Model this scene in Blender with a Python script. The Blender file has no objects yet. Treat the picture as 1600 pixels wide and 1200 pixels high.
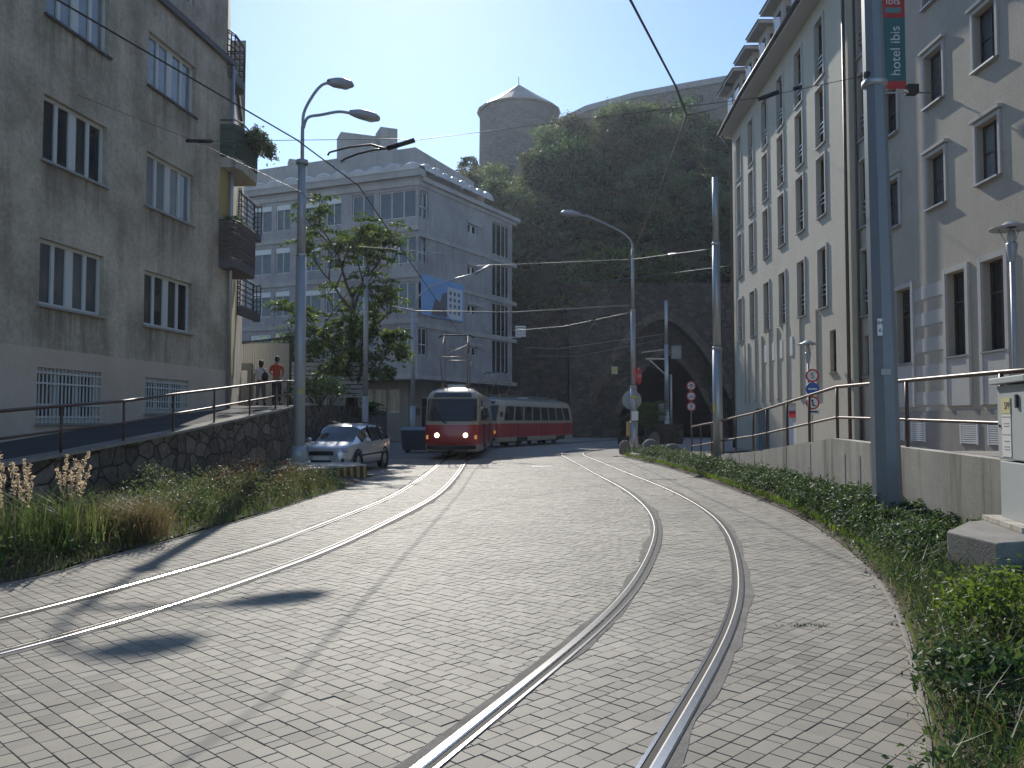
import bpy, bmesh, math, random
import numpy as np
from mathutils import Vector, Matrix
R = math.radians
random.seed(7); rng = np.random.default_rng(11)
scene = bpy.context.scene
COL = scene.collection
# ---------------------------------------------------------------- camera, sky, sun, exposure
CAM_H = 1.65; PITCH = R(2.51); FPX = 1300.0
cam_d = bpy.data.cameras.new('camera'); cam = bpy.data.objects.new('camera', cam_d); COL.objects.link(cam)
cam.location = (0, 0, CAM_H); cam.rotation_euler = (R(90) + PITCH, 0, 0)
cam_d.sensor_width = 36.0; cam_d.lens = 36.0 * FPX / 1600.0
cam_d.clip_start = 0.05; cam_d.clip_end = 6000
scene.camera = cam
SUN_EL = R(32.5); SUN_AZ = R(-7.6)          # azimuth from +Y, positive to the right
world = bpy.data.worlds.new('World'); scene.world = world; world.use_nodes = True
wn = world.node_tree; wn.nodes.clear()
sky = wn.nodes.new('ShaderNodeTexSky'); sky.sky_type = 'NISHITA'; sky.sun_disc = False
sky.sun_elevation = SUN_EL; sky.sun_rotation = SUN_AZ
sky.air_density = 1.15; sky.dust_density = 0.2; sky.ozone_density = 5.0; sky.altitude = 150
bg = wn.nodes.new('ShaderNodeBackground'); bg.inputs['Strength'].default_value = 0.112
wo = wn.nodes.new('ShaderNodeOutputWorld')
wn.links.new(sky.outputs[0], bg.inputs[0]); wn.links.new(bg.outputs[0], wo.inputs[0])
sun_d = bpy.data.lights.new('sun', 'SUN'); sun_d.energy = 3.3; sun_d.angle = R(0.55); sun_d.color = (1.0, 0.95, 0.86)
sun = bpy.data.objects.new('sun', sun_d); COL.objects.link(sun)
sdir = Vector((math.sin(SUN_AZ) * math.cos(SUN_EL), math.cos(SUN_AZ) * math.cos(SUN_EL), math.sin(SUN_EL)))
sun.rotation_euler = sdir.to_track_quat('Z', 'Y').to_euler(); sun.location = (0, 0, 60)
vs = scene.view_settings
vs.view_transform = 'Standard'; vs.look = 'None'; vs.gamma = 1.0; vs.use_curve_mapping = False; vs.exposure = 0.55
HAZE = 0.0003
scene.cycles.max_bounces = 6; scene.cycles.transparent_max_bounces = 8; scene.cycles.caustics_reflective = False; scene.cycles.caustics_refractive = False
scene.cycles.sample_clamp_indirect = 4.0

# ---------------------------------------------------------------- helpers
def G(x, y, z=0.0):
    """ground point seen at photo position (x, y) on the level z"""
    dx = (x - 800) / FPX; dy = (600 - y) / FPX
    d = (dx, math.cos(PITCH) - dy * math.sin(PITCH), math.sin(PITCH) + dy * math.cos(PITCH))
    t = (z - CAM_H) / d[2]
    return (d[0] * t, d[1] * t, z)
def P(x, y, Y):
    dx = (x - 800) / FPX; dy = (600 - y) / FPX
    d = (dx, math.cos(PITCH) - dy * math.sin(PITCH), math.sin(PITCH) + dy * math.cos(PITCH))
    t = Y / d[1]
    return (d[0] * t, Y, CAM_H + d[2] * t)

def tag(o, label=None, cat=None, group=None, kind=None):
    if label: o['label'] = label
    if cat: o['category'] = cat
    if group: o['group'] = group
    if kind: o['kind'] = kind
    return o
def thing(name, label, cat, loc=(0, 0, 0), rz=0, group=None):
    o = bpy.data.objects.new(name, None); COL.objects.link(o)
    o.location = loc; o.rotation_euler = (0, 0, rz); o.empty_display_size = 0.3
    return tag(o, label, cat, group)
def copy_tree(o, parent=None):
    c = o.copy(); COL.objects.link(c)
    if parent: c.parent = parent
    for ch in list(o.children): copy_tree(ch, c)
    return c

class MB:
    def __init__(s): s.v = []; s.f = []; s.m = []; s.mi = 0; s.sm = []
    def face(s, idx, smooth=False): s.f.append(tuple(idx)); s.m.append(s.mi); s.sm.append(smooth)
    def quad(s, a, b, c, d):
        n = len(s.v); s.v += [tuple(a), tuple(b), tuple(c), tuple(d)]; s.face((n, n + 1, n + 2, n + 3))
    def poly(s, pts):
        n = len(s.v); s.v += [tuple(p) for p in pts]; s.face(range(n, n + len(pts)))
    def hexa(s, p):                 # 8 corner points, bottom 4 then top 4
        n = len(s.v); s.v += [tuple(q) for q in p]
        for q in ((3, 2, 1, 0), (4, 5, 6, 7), (0, 1, 5, 4), (1, 2, 6, 5), (2, 3, 7, 6), (3, 0, 4, 7)): s.face([n + i for i in q])
    def box(s, c, size, rz=0, M=None):
        x, y, z = [k / 2 for k in size]; ca, sa = math.cos(rz), math.sin(rz); pts = []
        for dz in (-z, z):
            for dx, dy in ((-x, -y), (x, -y), (x, y), (-x, y)):
                p = Vector((dx * ca - dy * sa, dx * sa + dy * ca, dz))
                if M: p = M @ p
                pts.append((p.x + c[0], p.y + c[1], p.z + c[2]))
        s.hexa(pts)
    def bar(s, a, b, w, h):          # rectangular bar between two points
        a = Vector(a); b = Vector(b); d = (b - a).normalized()
        up = Vector((0, 0, 1)) if abs(d.z) < .95 else Vector((0, 1, 0))
        r = d.cross(up).normalized() * w / 2; u = r.cross(d).normalized() * h / 2
        s.hexa([a - r - u, a + r - u, b + r - u, b - r - u, a - r + u, a + r + u, b + r + u, b - r + u])
    def tube(s, pts, r, n=8, cap=True, smooth=True):
        pts = [Vector(p) for p in pts]; rs = r if isinstance(r, (list, tuple)) else [r] * len(pts)
        base = len(s.v); prev = None
        for i, p in enumerate(pts):
            d = (pts[min(i + 1, len(pts) - 1)] - pts[max(i - 1, 0)]).normalized()
            if prev is None:
                up = Vector((0, 0, 1)) if abs(d.z) < .9 else Vector((1, 0, 0)); a = d.cross(up).normalized()
            else:
                a = (prev - d * prev.dot(d)).normalized()
            prev = a; b = d.cross(a)
            for k in range(n):
                t = 2 * math.pi * (k + .5) / n; q = p + (a * math.cos(t) + b * math.sin(t)) * rs[i]; s.v.append(tuple(q))
        for i in range(len(pts) - 1):
            for k in range(n):
                s.face((base + i * n + k, base + i * n + (k + 1) % n, base + (i + 1) * n + (k + 1) % n, base + (i + 1) * n + k), smooth)
        if cap:
            s.face([base + k for k in range(n)][::-1]); s.face([base + (len(pts) - 1) * n + k for k in range(n)])
    def lathe(s, prof, c=(0, 0, 0), n=20, M=None, smooth=True):   # prof: (r, z)
        base = len(s.v)
        for r, z in prof:
            for k in range(n):
                t = 2 * math.pi * k / n; p = Vector((r * math.cos(t), r * math.sin(t), z))
                if M: p = M @ p
                s.v.append((p.x + c[0], p.y + c[1], p.z + c[2]))
        for i in range(len(prof) - 1):
            for k in range(n):
                s.face((base + i * n + k, base + i * n + (k + 1) % n, base + (i + 1) * n + (k + 1) % n, base + (i + 1) * n + k), smooth)
    def prism(s, poly, z0, z1):
        n = len(poly); b = len(s.v); zz0 = z0 if isinstance(z0, (list, tuple)) else [z0] * n; zz1 = z1 if isinstance(z1, (list, tuple)) else [z1] * n
        s.v += [(p[0], p[1], z) for p, z in zip(poly, zz0)] + [(p[0], p[1], z) for p, z in zip(poly, zz1)]
        s.face(range(b, b + n)[::-1]); s.face(range(b + n, b + 2 * n))
        for i in range(n): s.face((b + i, b + (i + 1) % n, b + n + (i + 1) % n, b + n + i))
    def ellipsoid(s, c, r, nu=14, nv=8, M=None, jit=0):
        prof = [(math.sin(math.pi * i / nv), -math.cos(math.pi * i / nv)) for i in range(nv + 1)]
        b = len(s.v)
        for pr, pz in prof:
            for k in range(nu):
                t = 2 * math.pi * k / nu; q = 1 + random.uniform(-jit, jit); p = Vector((pr * math.cos(t) * r[0] * q, pr * math.sin(t) * r[1] * q, pz * r[2] * q))
                if M: p = M @ p
                s.v.append((p.x + c[0], p.y + c[1], p.z + c[2]))
        for i in range(nv):
            for k in range(nu): s.face((b + i * nu + k, b + i * nu + (k + 1) % nu, b + (i + 1) * nu + (k + 1) % nu, b + (i + 1) * nu + k), True)
    def fbox(s, F, u0, u1, v0, v1, d0, d1):   # box in facade coordinates
        s.hexa([F(u0, v0, d0), F(u1, v0, d0), F(u1, v0, d1), F(u0, v0, d1), F(u0, v1, d0), F(u1, v1, d0), F(u1, v1, d1), F(u0, v1, d1)])
    def build(s, name, mats, parent=None, bevel=0, weld=False):
        me = bpy.data.meshes.new(name); me.from_pydata(s.v, [], s.f)
        if not isinstance(mats, (list, tuple)): mats = [mats]
        for m in mats: me.materials.append(m)
        me.polygons.foreach_set('material_index', s.m); me.polygons.foreach_set('use_smooth', s.sm)
        o = bpy.data.objects.new(name, me); COL.objects.link(o)
        if parent: o.parent = parent
        bm = bmesh.new(); bm.from_mesh(me)
        if weld: bmesh.ops.remove_doubles(bm, verts=bm.verts, dist=1e-4)
        bmesh.ops.recalc_face_normals(bm, faces=bm.faces)
        bm.to_mesh(me); bm.free(); me.update()
        if bevel:
            md = o.modifiers.new('bevel', 'BEVEL'); md.width = bevel; md.segments = 2; md.limit_method = 'ANGLE'; md.angle_limit = R(40)
        return o

def parts(mb, name, mats, parent, group=1):
    """one object for every connected piece of the mesh"""
    par = list(range(len(mb.v)))
    def find(a):
        while par[a] != a: par[a] = par[par[a]]; a = par[a]
        return a
    for f in mb.f:
        for k in f[1:]: par[find(k)] = find(f[0])
    comps = {}
    for i, f in enumerate(mb.f): comps.setdefault(find(f[0]), []).append(i)
    out = []; keys = list(comps)
    for k0 in range(0, len(keys), group):
        q = MB(); ids = {}
        for key in keys[k0:k0 + group]:
            for i in comps[key]:
                f = []
                for v in mb.f[i]:
                    if v not in ids: ids[v] = len(q.v); q.v.append(mb.v[v])
                    f.append(ids[v])
                q.mi = mb.m[i]; q.face(f, mb.sm[i])
        out.append(q.build(name, mats, parent))
    return out

def facade(mb, F, u0, u1, v0, v1, openings, depth=.22):
    us = sorted(set([u0, u1] + [k for o in openings for k in o[:2] if u0 < k < u1])); vv = sorted(set([v0, v1] + [k for o in openings for k in o[2:4] if v0 < k < v1]))
    for i in range(len(us) - 1):
        for j in range(len(vv) - 1):
            cu, cv = (us[i] + us[i + 1]) / 2, (vv[j] + vv[j + 1]) / 2
            if any(o[0] < cu < o[1] and o[2] < cv < o[3] for o in openings): continue
            mb.quad(F(us[i], vv[j], 0), F(us[i + 1], vv[j], 0), F(us[i + 1], vv[j + 1], 0), F(us[i], vv[j + 1], 0))
    for a, b, c, d in [o[:4] for o in openings]:
        mb.quad(F(a, c, 0), F(b, c, 0), F(b, c, -depth), F(a, c, -depth)); mb.quad(F(a, d, 0), F(b, d, 0), F(b, d, -depth), F(a, d, -depth))
        mb.quad(F(a, c, 0), F(a, d, 0), F(a, d, -depth), F(a, c, -depth)); mb.quad(F(b, c, 0), F(b, d, 0), F(b, d, -depth), F(b, c, -depth))
def plane_map(p0, p1):
    p0 = Vector(p0).to_2d(); d = (Vector(p1).to_2d() - p0); L = d.length; d.normalize(); n = Vector((d.y, -d.x))
    return (lambda u, v, q=0: (p0.x + d.x * u + n.x * q, p0.y + d.y * u + n.y * q, v)), L

def text_mesh(body, size, extrude=.002, align='CENTER'):
    cu = bpy.data.curves.new('txt', 'FONT'); cu.body = body; cu.size = size; cu.extrude = extrude; cu.align_x = align; cu.align_y = 'CENTER'
    o = bpy.data.objects.new('txt', cu); COL.objects.link(o); bpy.context.view_layer.update()
    me = bpy.data.meshes.new_from_object(o.evaluated_get(bpy.context.evaluated_depsgraph_get()))
    bpy.data.objects.remove(o); return me
def text_obj(name, body, size, mat, parent, M, extrude=.002):
    me = text_mesh(body, size, extrude); me.name = name; me.materials.clear(); me.materials.append(mat); me.transform(M)
    o = bpy.data.objects.new(name, me); COL.objects.link(o); o.parent = parent; return o

# ---------------------------------------------------------------- materials
MATS = {}
def nodes_of(m):
    m.use_nodes = True; nt = m.node_tree; return nt, nt.nodes, nt.links
def simple(name, col, rough=.6, metal=0, emit=None, es=0, var=.12, scale=6, bump=0, coat=0, spec=.5):
    if name in MATS: return MATS[name]
    m = bpy.data.materials.new(name); nt, N, L = nodes_of(m); b = N['Principled BSDF']
    b.inputs['Roughness'].default_value = rough; b.inputs['Metallic'].default_value = metal; b.inputs['Specular IOR Level'].default_value = spec
    b.inputs['Coat Weight'].default_value = coat; b.inputs['Coat Roughness'].default_value = .08
    tc = N.new('ShaderNodeTexCoord'); nz = N.new('ShaderNodeTexNoise'); nz.inputs['Scale'].default_value = scale; nz.inputs['Detail'].default_value = 6; nz.inputs['Roughness'].default_value = .65
    L.new(tc.outputs['Object'], nz.inputs['Vector'])
    mx = N.new('ShaderNodeMix'); mx.data_type = 'RGBA'
    mx.inputs[6].default_value = (*[c * (1 - var) for c in col], 1); mx.inputs[7].default_value = (*[min(1, c * (1 + var)) for c in col], 1)
    L.new(nz.outputs['Fac'], mx.inputs[0]); L.new(mx.outputs[2], b.inputs['Base Color'])
    if emit: b.inputs['Emission Color'].default_value = (*emit, 1); b.inputs['Emission Strength'].default_value = es
    if bump:
        bp = N.new('ShaderNodeBump'); bp.inputs['Strength'].default_value = bump; bp.inputs['Distance'].default_value = .02; L.new(nz.outputs['Fac'], bp.inputs['Height']); L.new(bp.outputs[0], b.inputs['Normal'])
    MATS[name] = m; return m
def plaster(name, c1, c2, stain, scale=1.2, streak=.5, fine=40, bump=.25, rough=.9, under=None):
    """weathered plaster or concrete: broad patches, vertical run marks, fine grain"""
    m = bpy.data.materials.new(name); nt, N, L = nodes_of(m); b = N['Principled BSDF']; b.inputs['Roughness'].default_value = rough; b.inputs['Specular IOR Level'].default_value = .25
    tc = N.new('ShaderNodeTexCoord')
    n1 = N.new('ShaderNodeTexNoise'); n1.inputs['Scale'].default_value = scale; n1.inputs['Detail'].default_value = 8; n1.inputs['Roughness'].default_value = .62; L.new(tc.outputs['Object'], n1.inputs['Vector'])
    r1 = N.new('ShaderNodeValToRGB'); r1.color_ramp.elements[0].position = .36; r1.color_ramp.elements[1].position = .64; L.new(n1.outputs['Fac'], r1.inputs[0])
    m1 = N.new('ShaderNodeMix'); m1.data_type = 'RGBA'; m1.inputs[6].default_value = (*c1, 1); m1.inputs[7].default_value = (*c2, 1); L.new(r1.outputs[0], m1.inputs[0])
    mp = N.new('ShaderNodeMapping'); mp.inputs['Scale'].default_value = (2.2, 2.2, .16); L.new(tc.outputs['Object'], mp.inputs[0])
    n2 = N.new('ShaderNodeTexNoise'); n2.inputs['Scale'].default_value = 1.6; n2.inputs['Detail'].default_value = 7; n2.inputs['Roughness'].default_value = .7; L.new(mp.outputs[0], n2.inputs['Vector'])
    r2 = N.new('ShaderNodeValToRGB'); r2.color_ramp.elements[0].position = .5; r2.color_ramp.elements[1].position = .72; L.new(n2.outputs['Fac'], r2.inputs[0])
    mu = N.new('ShaderNodeMath'); mu.operation = 'MULTIPLY'; mu.inputs[1].default_value = streak; L.new(r2.outputs[0], mu.inputs[0])
    m2 = N.new('ShaderNodeMix'); m2.data_type = 'RGBA'; m2.inputs[7].default_value = (*stain, 1); L.new(m1.outputs[2], m2.inputs[6]); L.new(mu.outputs[0], m2.inputs[0])
    n3 = N.new('ShaderNodeTexNoise'); n3.inputs['Scale'].default_value = fine; n3.inputs['Detail'].default_value = 4; L.new(tc.outputs['Object'], n3.inputs['Vector'])
    m3 = N.new('ShaderNodeMix'); m3.data_type = 'RGBA'; m3.blend_type = 'OVERLAY'; m3.inputs[0].default_value = .34; L.new(m2.outputs[2], m3.inputs[6]); L.new(n3.outputs['Fac'], m3.inputs[7])
    L.new(m3.outputs[2], b.inputs['Base Color'])
    bp = N.new('ShaderNodeBump'); bp.inputs['Strength'].default_value = bump; bp.inputs['Distance'].default_value = .015; L.new(n3.outputs['Fac'], bp.inputs['Height']); L.new(bp.outputs[0], b.inputs['Normal'])
    if under:       # dark run-off stains below the window sills: (z of sills, y centres and half widths of the windows)
        sx = N.new('ShaderNodeSeparateXYZ'); L.new(tc.outputs['Object'], sx.inputs[0])
        def mth(op, a, b_):
            n = N.new('ShaderNodeMath'); n.operation = op
            for k, v in enumerate((a, b_)):
                if hasattr(v, 'node'): L.new(v, n.inputs[k])
                else: n.inputs[k].default_value = v
            return n.outputs[0]
        tot = 0.0
        for z in under[0]:
            mr = N.new('ShaderNodeMapRange'); mr.inputs['From Min'].default_value = z - 1.15; mr.inputs['From Max'].default_value = z; L.new(sx.outputs['Z'], mr.inputs[0]); tot = mth('ADD', mth('MULTIPLY', mr.outputs[0], mth('LESS_THAN', sx.outputs['Z'], z)), tot)
        mask = 0.0
        for y, w in under[1]:
            mr = N.new('ShaderNodeMapRange'); mr.inputs['From Min'].default_value = w + .12; mr.inputs['From Max'].default_value = w - .25; L.new(mth('ABSOLUTE', mth('SUBTRACT', sx.outputs['Y'], y), 0), mr.inputs[0]); mask = mth('ADD', mr.outputs[0], mask)
        r4 = N.new('ShaderNodeValToRGB'); r4.color_ramp.elements[0].position = .38; r4.color_ramp.elements[1].position = .6; L.new(n2.outputs['Fac'], r4.inputs[0])
        amt = mth('MULTIPLY', mth('MULTIPLY', mth('MULTIPLY', tot, mask), r4.outputs[0]), .8)
        m4 = N.new('ShaderNodeMix'); m4.data_type = 'RGBA'; m4.inputs[7].default_value = (*[c * .62 for c in stain], 1); L.new(m3.outputs[2], m4.inputs[6]); L.new(amt, m4.inputs[0]); L.new(m4.outputs[2], b.inputs['Base Color'])
    MATS[name] = m; return m
def stone(name, c1, c2, joint, scale, stretch=(1, 1, 1.5), bump=.8, jw=.06):
    m = bpy.data.materials.new(name); nt, N, L = nodes_of(m); b = N['Principled BSDF']; b.inputs['Roughness'].default_value = .92; b.inputs['Specular IOR Level'].default_value = .2
    tc = N.new('ShaderNodeTexCoord'); mp = N.new('ShaderNodeMapping'); mp.inputs['Scale'].default_value = stretch; L.new(tc.outputs['Object'], mp.inputs[0])
    v = N.new('ShaderNodeTexVoronoi'); v.inputs['Scale'].default_value = scale; L.new(mp.outputs[0], v.inputs['Vector'])
    ve = N.new('ShaderNodeTexVoronoi'); ve.feature = 'DISTANCE_TO_EDGE'; ve.inputs['Scale'].default_value = scale; L.new(mp.outputs[0], ve.inputs['Vector'])
    sp = N.new('ShaderNodeSeparateColor'); L.new(v.outputs['Color'], sp.inputs[0])
    m1 = N.new('ShaderNodeMix'); m1.data_type = 'RGBA'; m1.inputs[6].default_value = (*c1, 1); m1.inputs[7].default_value = (*c2, 1); L.new(sp.outputs[0], m1.inputs[0])
    n3 = N.new('ShaderNodeTexNoise'); n3.inputs['Scale'].default_value = scale * 4; n3.inputs['Detail'].default_value = 8; L.new(tc.outputs['Object'], n3.inputs['Vector'])
    mo = N.new('ShaderNodeMix'); mo.data_type = 'RGBA'; mo.blend_type = 'OVERLAY'; mo.inputs[0].default_value = .7; L.new(m1.outputs[2], mo.inputs[6]); L.new(n3.outputs['Fac'], mo.inputs[7])
    mr = N.new('ShaderNodeMapRange'); mr.inputs['From Max'].default_value = jw; L.new(ve.outputs['Distance'], mr.inputs[0])
    m2 = N.new('ShaderNodeMix'); m2.data_type = 'RGBA'; m2.inputs[6].default_value = (*joint, 1); L.new(mo.outputs[2], m2.inputs[7]); L.new(mr.outputs[0], m2.inputs[0]); L.new(m2.outputs[2], b.inputs['Base Color'])
    ad = N.new('ShaderNodeMath'); ad.operation = 'MULTIPLY_ADD'; ad.inputs[1].default_value = .35; L.new(n3.outputs['Fac'], ad.inputs[0]); L.new(mr.outputs[0], ad.inputs[2])
    bp = N.new('ShaderNodeBump'); bp.inputs['Strength'].default_value = bump; bp.inputs['Distance'].default_value = .06; L.new(ad.outputs[0], bp.inputs['Height']); L.new(bp.outputs[0], b.inputs['Normal'])
    MATS[name] = m; return m
def leafmat(name, cols, trans=.35, rough=.5):
    m = bpy.data.materials.new(name); nt, N, L = nodes_of(m); b = N['Principled BSDF']; b.inputs['Roughness'].default_value = rough; b.inputs['Specular IOR Level'].default_value = .35
    g = N.new('ShaderNodeNewGeometry'); r = N.new('ShaderNodeValToRGB'); cr = r.color_ramp
    while len(cr.elements) < len(cols): cr.elements.new(.5)
    for i, c in enumerate(cols): cr.elements[i].position = i / max(1, len(cols) - 1); cr.elements[i].color = (*c, 1)
    L.new(g.outputs['Random Per Island'], r.inputs[0]); L.new(r.outputs[0], b.inputs['Base Color'])
    t = N.new('ShaderNodeBsdfTranslucent'); hs = N.new('ShaderNodeHueSaturation'); hs.inputs['Saturation'].default_value = 1.15; hs.inputs['Value'].default_value = 1.7; L.new(r.outputs[0], hs.inputs['Color']); L.new(hs.outputs[0], t.inputs[0])
    mx = N.new('ShaderNodeMixShader'); mx.inputs[0].default_value = trans; L.new(b.outputs[0], mx.inputs[1]); L.new(t.outputs[0], mx.inputs[2]); L.new(mx.outputs[0], N['Material Output'].inputs[0])
    MATS[name] = m; return m
def paver_mat():
    m = bpy.data.materials.new('pavers'); nt, N, L = nodes_of(m); b = N['Principled BSDF']; b.inputs['Roughness'].default_value = .68; b.inputs['Specular IOR Level'].default_value = .25
    g = N.new('ShaderNodeNewGeometry'); r = N.new('ShaderNodeValToRGB'); cr = r.color_ramp
    for p, c in ((0, (.17, .155, .132)), (.04, (.235, .213, .178)), (.5, (.272, .247, .205)), (1, (.312, .283, .236))):
        e = cr.elements.new(p) if p not in (0, 1) else cr.elements[0 if p == 0 else -1]; e.color = (*c, 1)
    L.new(g.outputs['Random Per Island'], r.inputs[0])
    tc = N.new('ShaderNodeTexCoord'); n1 = N.new('ShaderNodeTexNoise'); n1.inputs['Scale'].default_value = .45; n1.inputs['Detail'].default_value = 7; n1.inputs['Roughness'].default_value = .7; L.new(tc.outputs['Object'], n1.inputs['Vector'])
    n2 = N.new('ShaderNodeTexNoise'); n2.inputs['Scale'].default_value = 160; n2.inputs['Detail'].default_value = 3; L.new(tc.outputs['Object'], n2.inputs['Vector'])
    m1 = N.new('ShaderNodeMix'); m1.data_type = 'RGBA'; m1.blend_type = 'OVERLAY'; m1.inputs[0].default_value = .62; L.new(r.outputs[0], m1.inputs[6]); L.new(n1.outputs['Fac'], m1.inputs[7])
    m2 = N.new('ShaderNodeMix'); m2.data_type = 'RGBA'; m2.blend_type = 'OVERLAY'; m2.inputs[0].default_value = .35; L.new(m1.outputs[2], m2.inputs[6]); L.new(n2.outputs['Fac'], m2.inputs[7]); L.new(m2.outputs[2], b.inputs['Base Color'])
    bp = N.new('ShaderNodeBump'); bp.inputs['Strength'].default_value = .3; bp.inputs['Distance'].default_value = .004; L.new(n2.outputs['Fac'], bp.inputs['Height']); L.new(bp.outputs[0], b.inputs['Normal'])
    return m
M_paver = paver_mat()
M_joint = simple('joint_dirt', (.135, .122, .102), .95, var=.4, scale=30)
M_mortar = plaster('rail_mortar', (.17, .158, .14), (.24, .222, .2), (.11, .1, .09), 5, .3, 90, .6)
M_steel = simple('rail_steel', (.62, .61, .6), .24, 1, var=.12, scale=25)
M_groove = simple('rail_groove', (.035, .03, .026), .8, var=.4)
M_far = plaster('far_paving', (.25, .23, .205), (.30, .275, .245), (.2, .185, .165), .4, .3, 14, .1)
M_asphalt = plaster('asphalt', (.06, .06, .062), (.085, .083, .082), (.045, .045, .045), 1, .2, 90, .4)
M_soil = plaster('soil', (.07, .055, .04), (.11, .09, .065), (.05, .04, .03), 2.5, .2, 30, .9)
M_gravel = plaster('pale_gravel', (.3, .28, .25), (.42, .39, .35), (.22, .2, .18), 3, .2, 60, .6)
M_conc = plaster('concrete', (.44, .41, .355), (.56, .525, .455), (.15, .125, .095), .9, .85, 45, .12)
M_concd = plaster('concrete_block', (.24, .23, .205), (.32, .3, .265), (.13, .12, .1), 2.2, .5, 50, .4)
M_lplast = plaster('grey_render', (.34, .295, .225), (.58, .505, .40), (.23, .195, .15), .8, .5, 11, .5, under=((4.0, 7.03, 10.08), ((18.0, 1.1), (21.75, 1.2), (13.7, 1.2))))
M_lplinth = plaster('tan_plinth', (.56, .46, .37), (.63, .53, .43), (.46, .38, .31), .8, .25, 40, .2)
M_hotel = plaster('hotel_render', (.47, .43, .345), (.53, .485, .395), (.38, .34, .275), .5, .25, 30, .15)
M_hotel2 = plaster('hotel_grey_render', (.40, .355, .29), (.46, .41, .335), (.32, .285, .235), .5, .25, 30, .15)
M_hlight = plaster('hotel_light_band', (.47, .45, .42), (.52, .5, .465), (.4, .38, .35), .8, .2, 30, .1)
M_office = plaster('office_concrete', (.30, .275, .275), (.41, .38, .375), (.20, .185, .185), .5, .7, 9, .25)
M_offlt = plaster('office_band', (.36, .335, .315), (.45, .42, .395), (.24, .22, .21), .5, .4, 20, .2)
M_stone = stone('retaining_stone', (.09, .078, .066), (.19, .165, .14), (.045, .04, .035), 2.2)
M_castle = stone('castle_stone', (.17, .145, .12), (.25, .215, .175), (.13, .115, .095), 1.5, (1, 1, 1.8), .5)
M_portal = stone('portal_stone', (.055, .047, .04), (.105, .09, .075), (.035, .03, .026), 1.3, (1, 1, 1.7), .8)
M_arch = stone('arch_stone', (.10, .08, .064), (.14, .112, .09), (.05, .04, .034), 1.0, (1, 1, 1), .5)
M_croof = plaster('castle_roof', (.30, .26, .21), (.38, .33, .27), (.22, .19, .16), .6, .3, 12, .3, .55)
M_glass = simple('window_glass', (.018, .021, .024), .06, var=.3, scale=1.2, spec=.6)
M_glassb = simple('curtained_glass', (.075, .085, .095), .07, var=.45, scale=2.2, spec=.7)
M_white = simple('white_frame', (.62, .62, .6), .5, var=.06)
M_blind = simple('white_blind', (.72, .72, .7), .6, var=.05)
M_brownf = simple('dark_window_frame', (.055, .042, .035), .5)
M_sill = simple('metal_sill', (.36, .36, .36), .42, .4)
M_pole = simple('grey_pole_paint', (.36, .38, .40), .45, .25, var=.12, scale=9)
M_poled = simple('dark_pole_paint', (.20, .222, .245), .5, .2, var=.15, scale=7)
M_galv = simple('galvanised', (.42, .43, .43), .42, .7, var=.12, scale=8)
M_rust = simple('rail_brown_paint', (.085, .05, .038), .42, .2, var=.35, scale=14)
M_dark = simple('dark_metal', (.03, .03, .032), .5, .3)
M_black = simple('black_rubber', (.018, .018, .019), .75)
M_wire = simple('wire', (.06, .055, .05), .45, .6)
M_cable = simple('grey_cable', (.20, .20, .19), .5, .2)
M_curt = simple('net_curtain_glass', (.20, .21, .22), .08, var=.35, scale=3, spec=.7)
M_bright = simple('bright_metal', (.7, .7, .68), .3, 1)
M_red = simple('sign_red', (.52, .02, .025), .4, var=.05)
M_signw = simple('sign_white', (.75, .75, .74), .4, var=.03)
M_blue = simple('sign_blue', (.03, .12, .42), .4, var=.05)
M_signback = simple('sign_back', (.33, .34, .34), .5, .3)
M_signblk = simple('sign_black', (.015, .015, .015), .5)
M_teal = simple('banner_teal', (.03, .15, .16), .5, var=.06)
M_bred = simple('banner_red', (.5, .035, .04), .5, var=.06)
M_yellow = simple('yellow_paint', (.42, .30, .08), .6, var=.25, scale=12)
M_stripeb = simple('black_paint', (.05, .045, .04), .7, var=.3, scale=12)
M_cab = simple('cabinet_grey', (.42, .45, .45), .5, var=.07, scale=4)
M_paper = simple('notice_paper', (.66, .66, .64), .6)
M_bark = plaster('bark', (.07, .055, .042), (.12, .095, .075), (.04, .032, .025), 4, .7, 30, .9)
M_tile = simple('roof_sheet', (.10, .085, .08), .6, var=.2)
L_hill = leafmat('hill_leaves', [(.012, .032, .010), (.026, .058, .016), (.045, .09, .026), (.08, .13, .038)], .5)
L_hill2 = leafmat('olive_leaves', [(.06, .065, .022), (.09, .09, .03), (.12, .10, .038), (.075, .085, .026)], .45)
L_hill3 = leafmat('grey_green_leaves', [(.08, .115, .05), (.11, .145, .065), (.14, .17, .08), (.10, .14, .05)], .58)
L_tree = leafmat('tree_leaves', [(.035, .06, .018), (.055, .09, .026), (.08, .12, .034), (.14, .14, .04)], .5)
L_bed = leafmat('hedge_leaves', [(.026, .05, .02), (.045, .08, .03), (.07, .11, .04), (.11, .15, .05)], .3, .55)
L_weed = leafmat('weed_leaves', [(.06, .10, .035), (.11, .14, .06), (.085, .12, .045), (.17, .15, .10), (.075, .11, .04)], .35)
L_grass = leafmat('grass_blades', [(.06, .11, .028), (.09, .14, .04), (.12, .15, .055), (.19, .17, .09)], .42)
L_dry = leafmat('dry_blades', [(.22, .17, .10), (.16, .125, .065), (.10, .10, .04)], .4)
L_plume = leafmat('plumes', [(.55, .47, .36), (.42, .34, .24)], .5)
L_red = leafmat('reddish_weeds', [(.13, .065, .05), (.18, .10, .07), (.09, .07, .035), (.06, .07, .03)], .3)
L_lime = leafmat('bright_leaves', [(.10, .15, .03), (.14, .19, .045), (.07, .12, .03)], .45)

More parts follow.
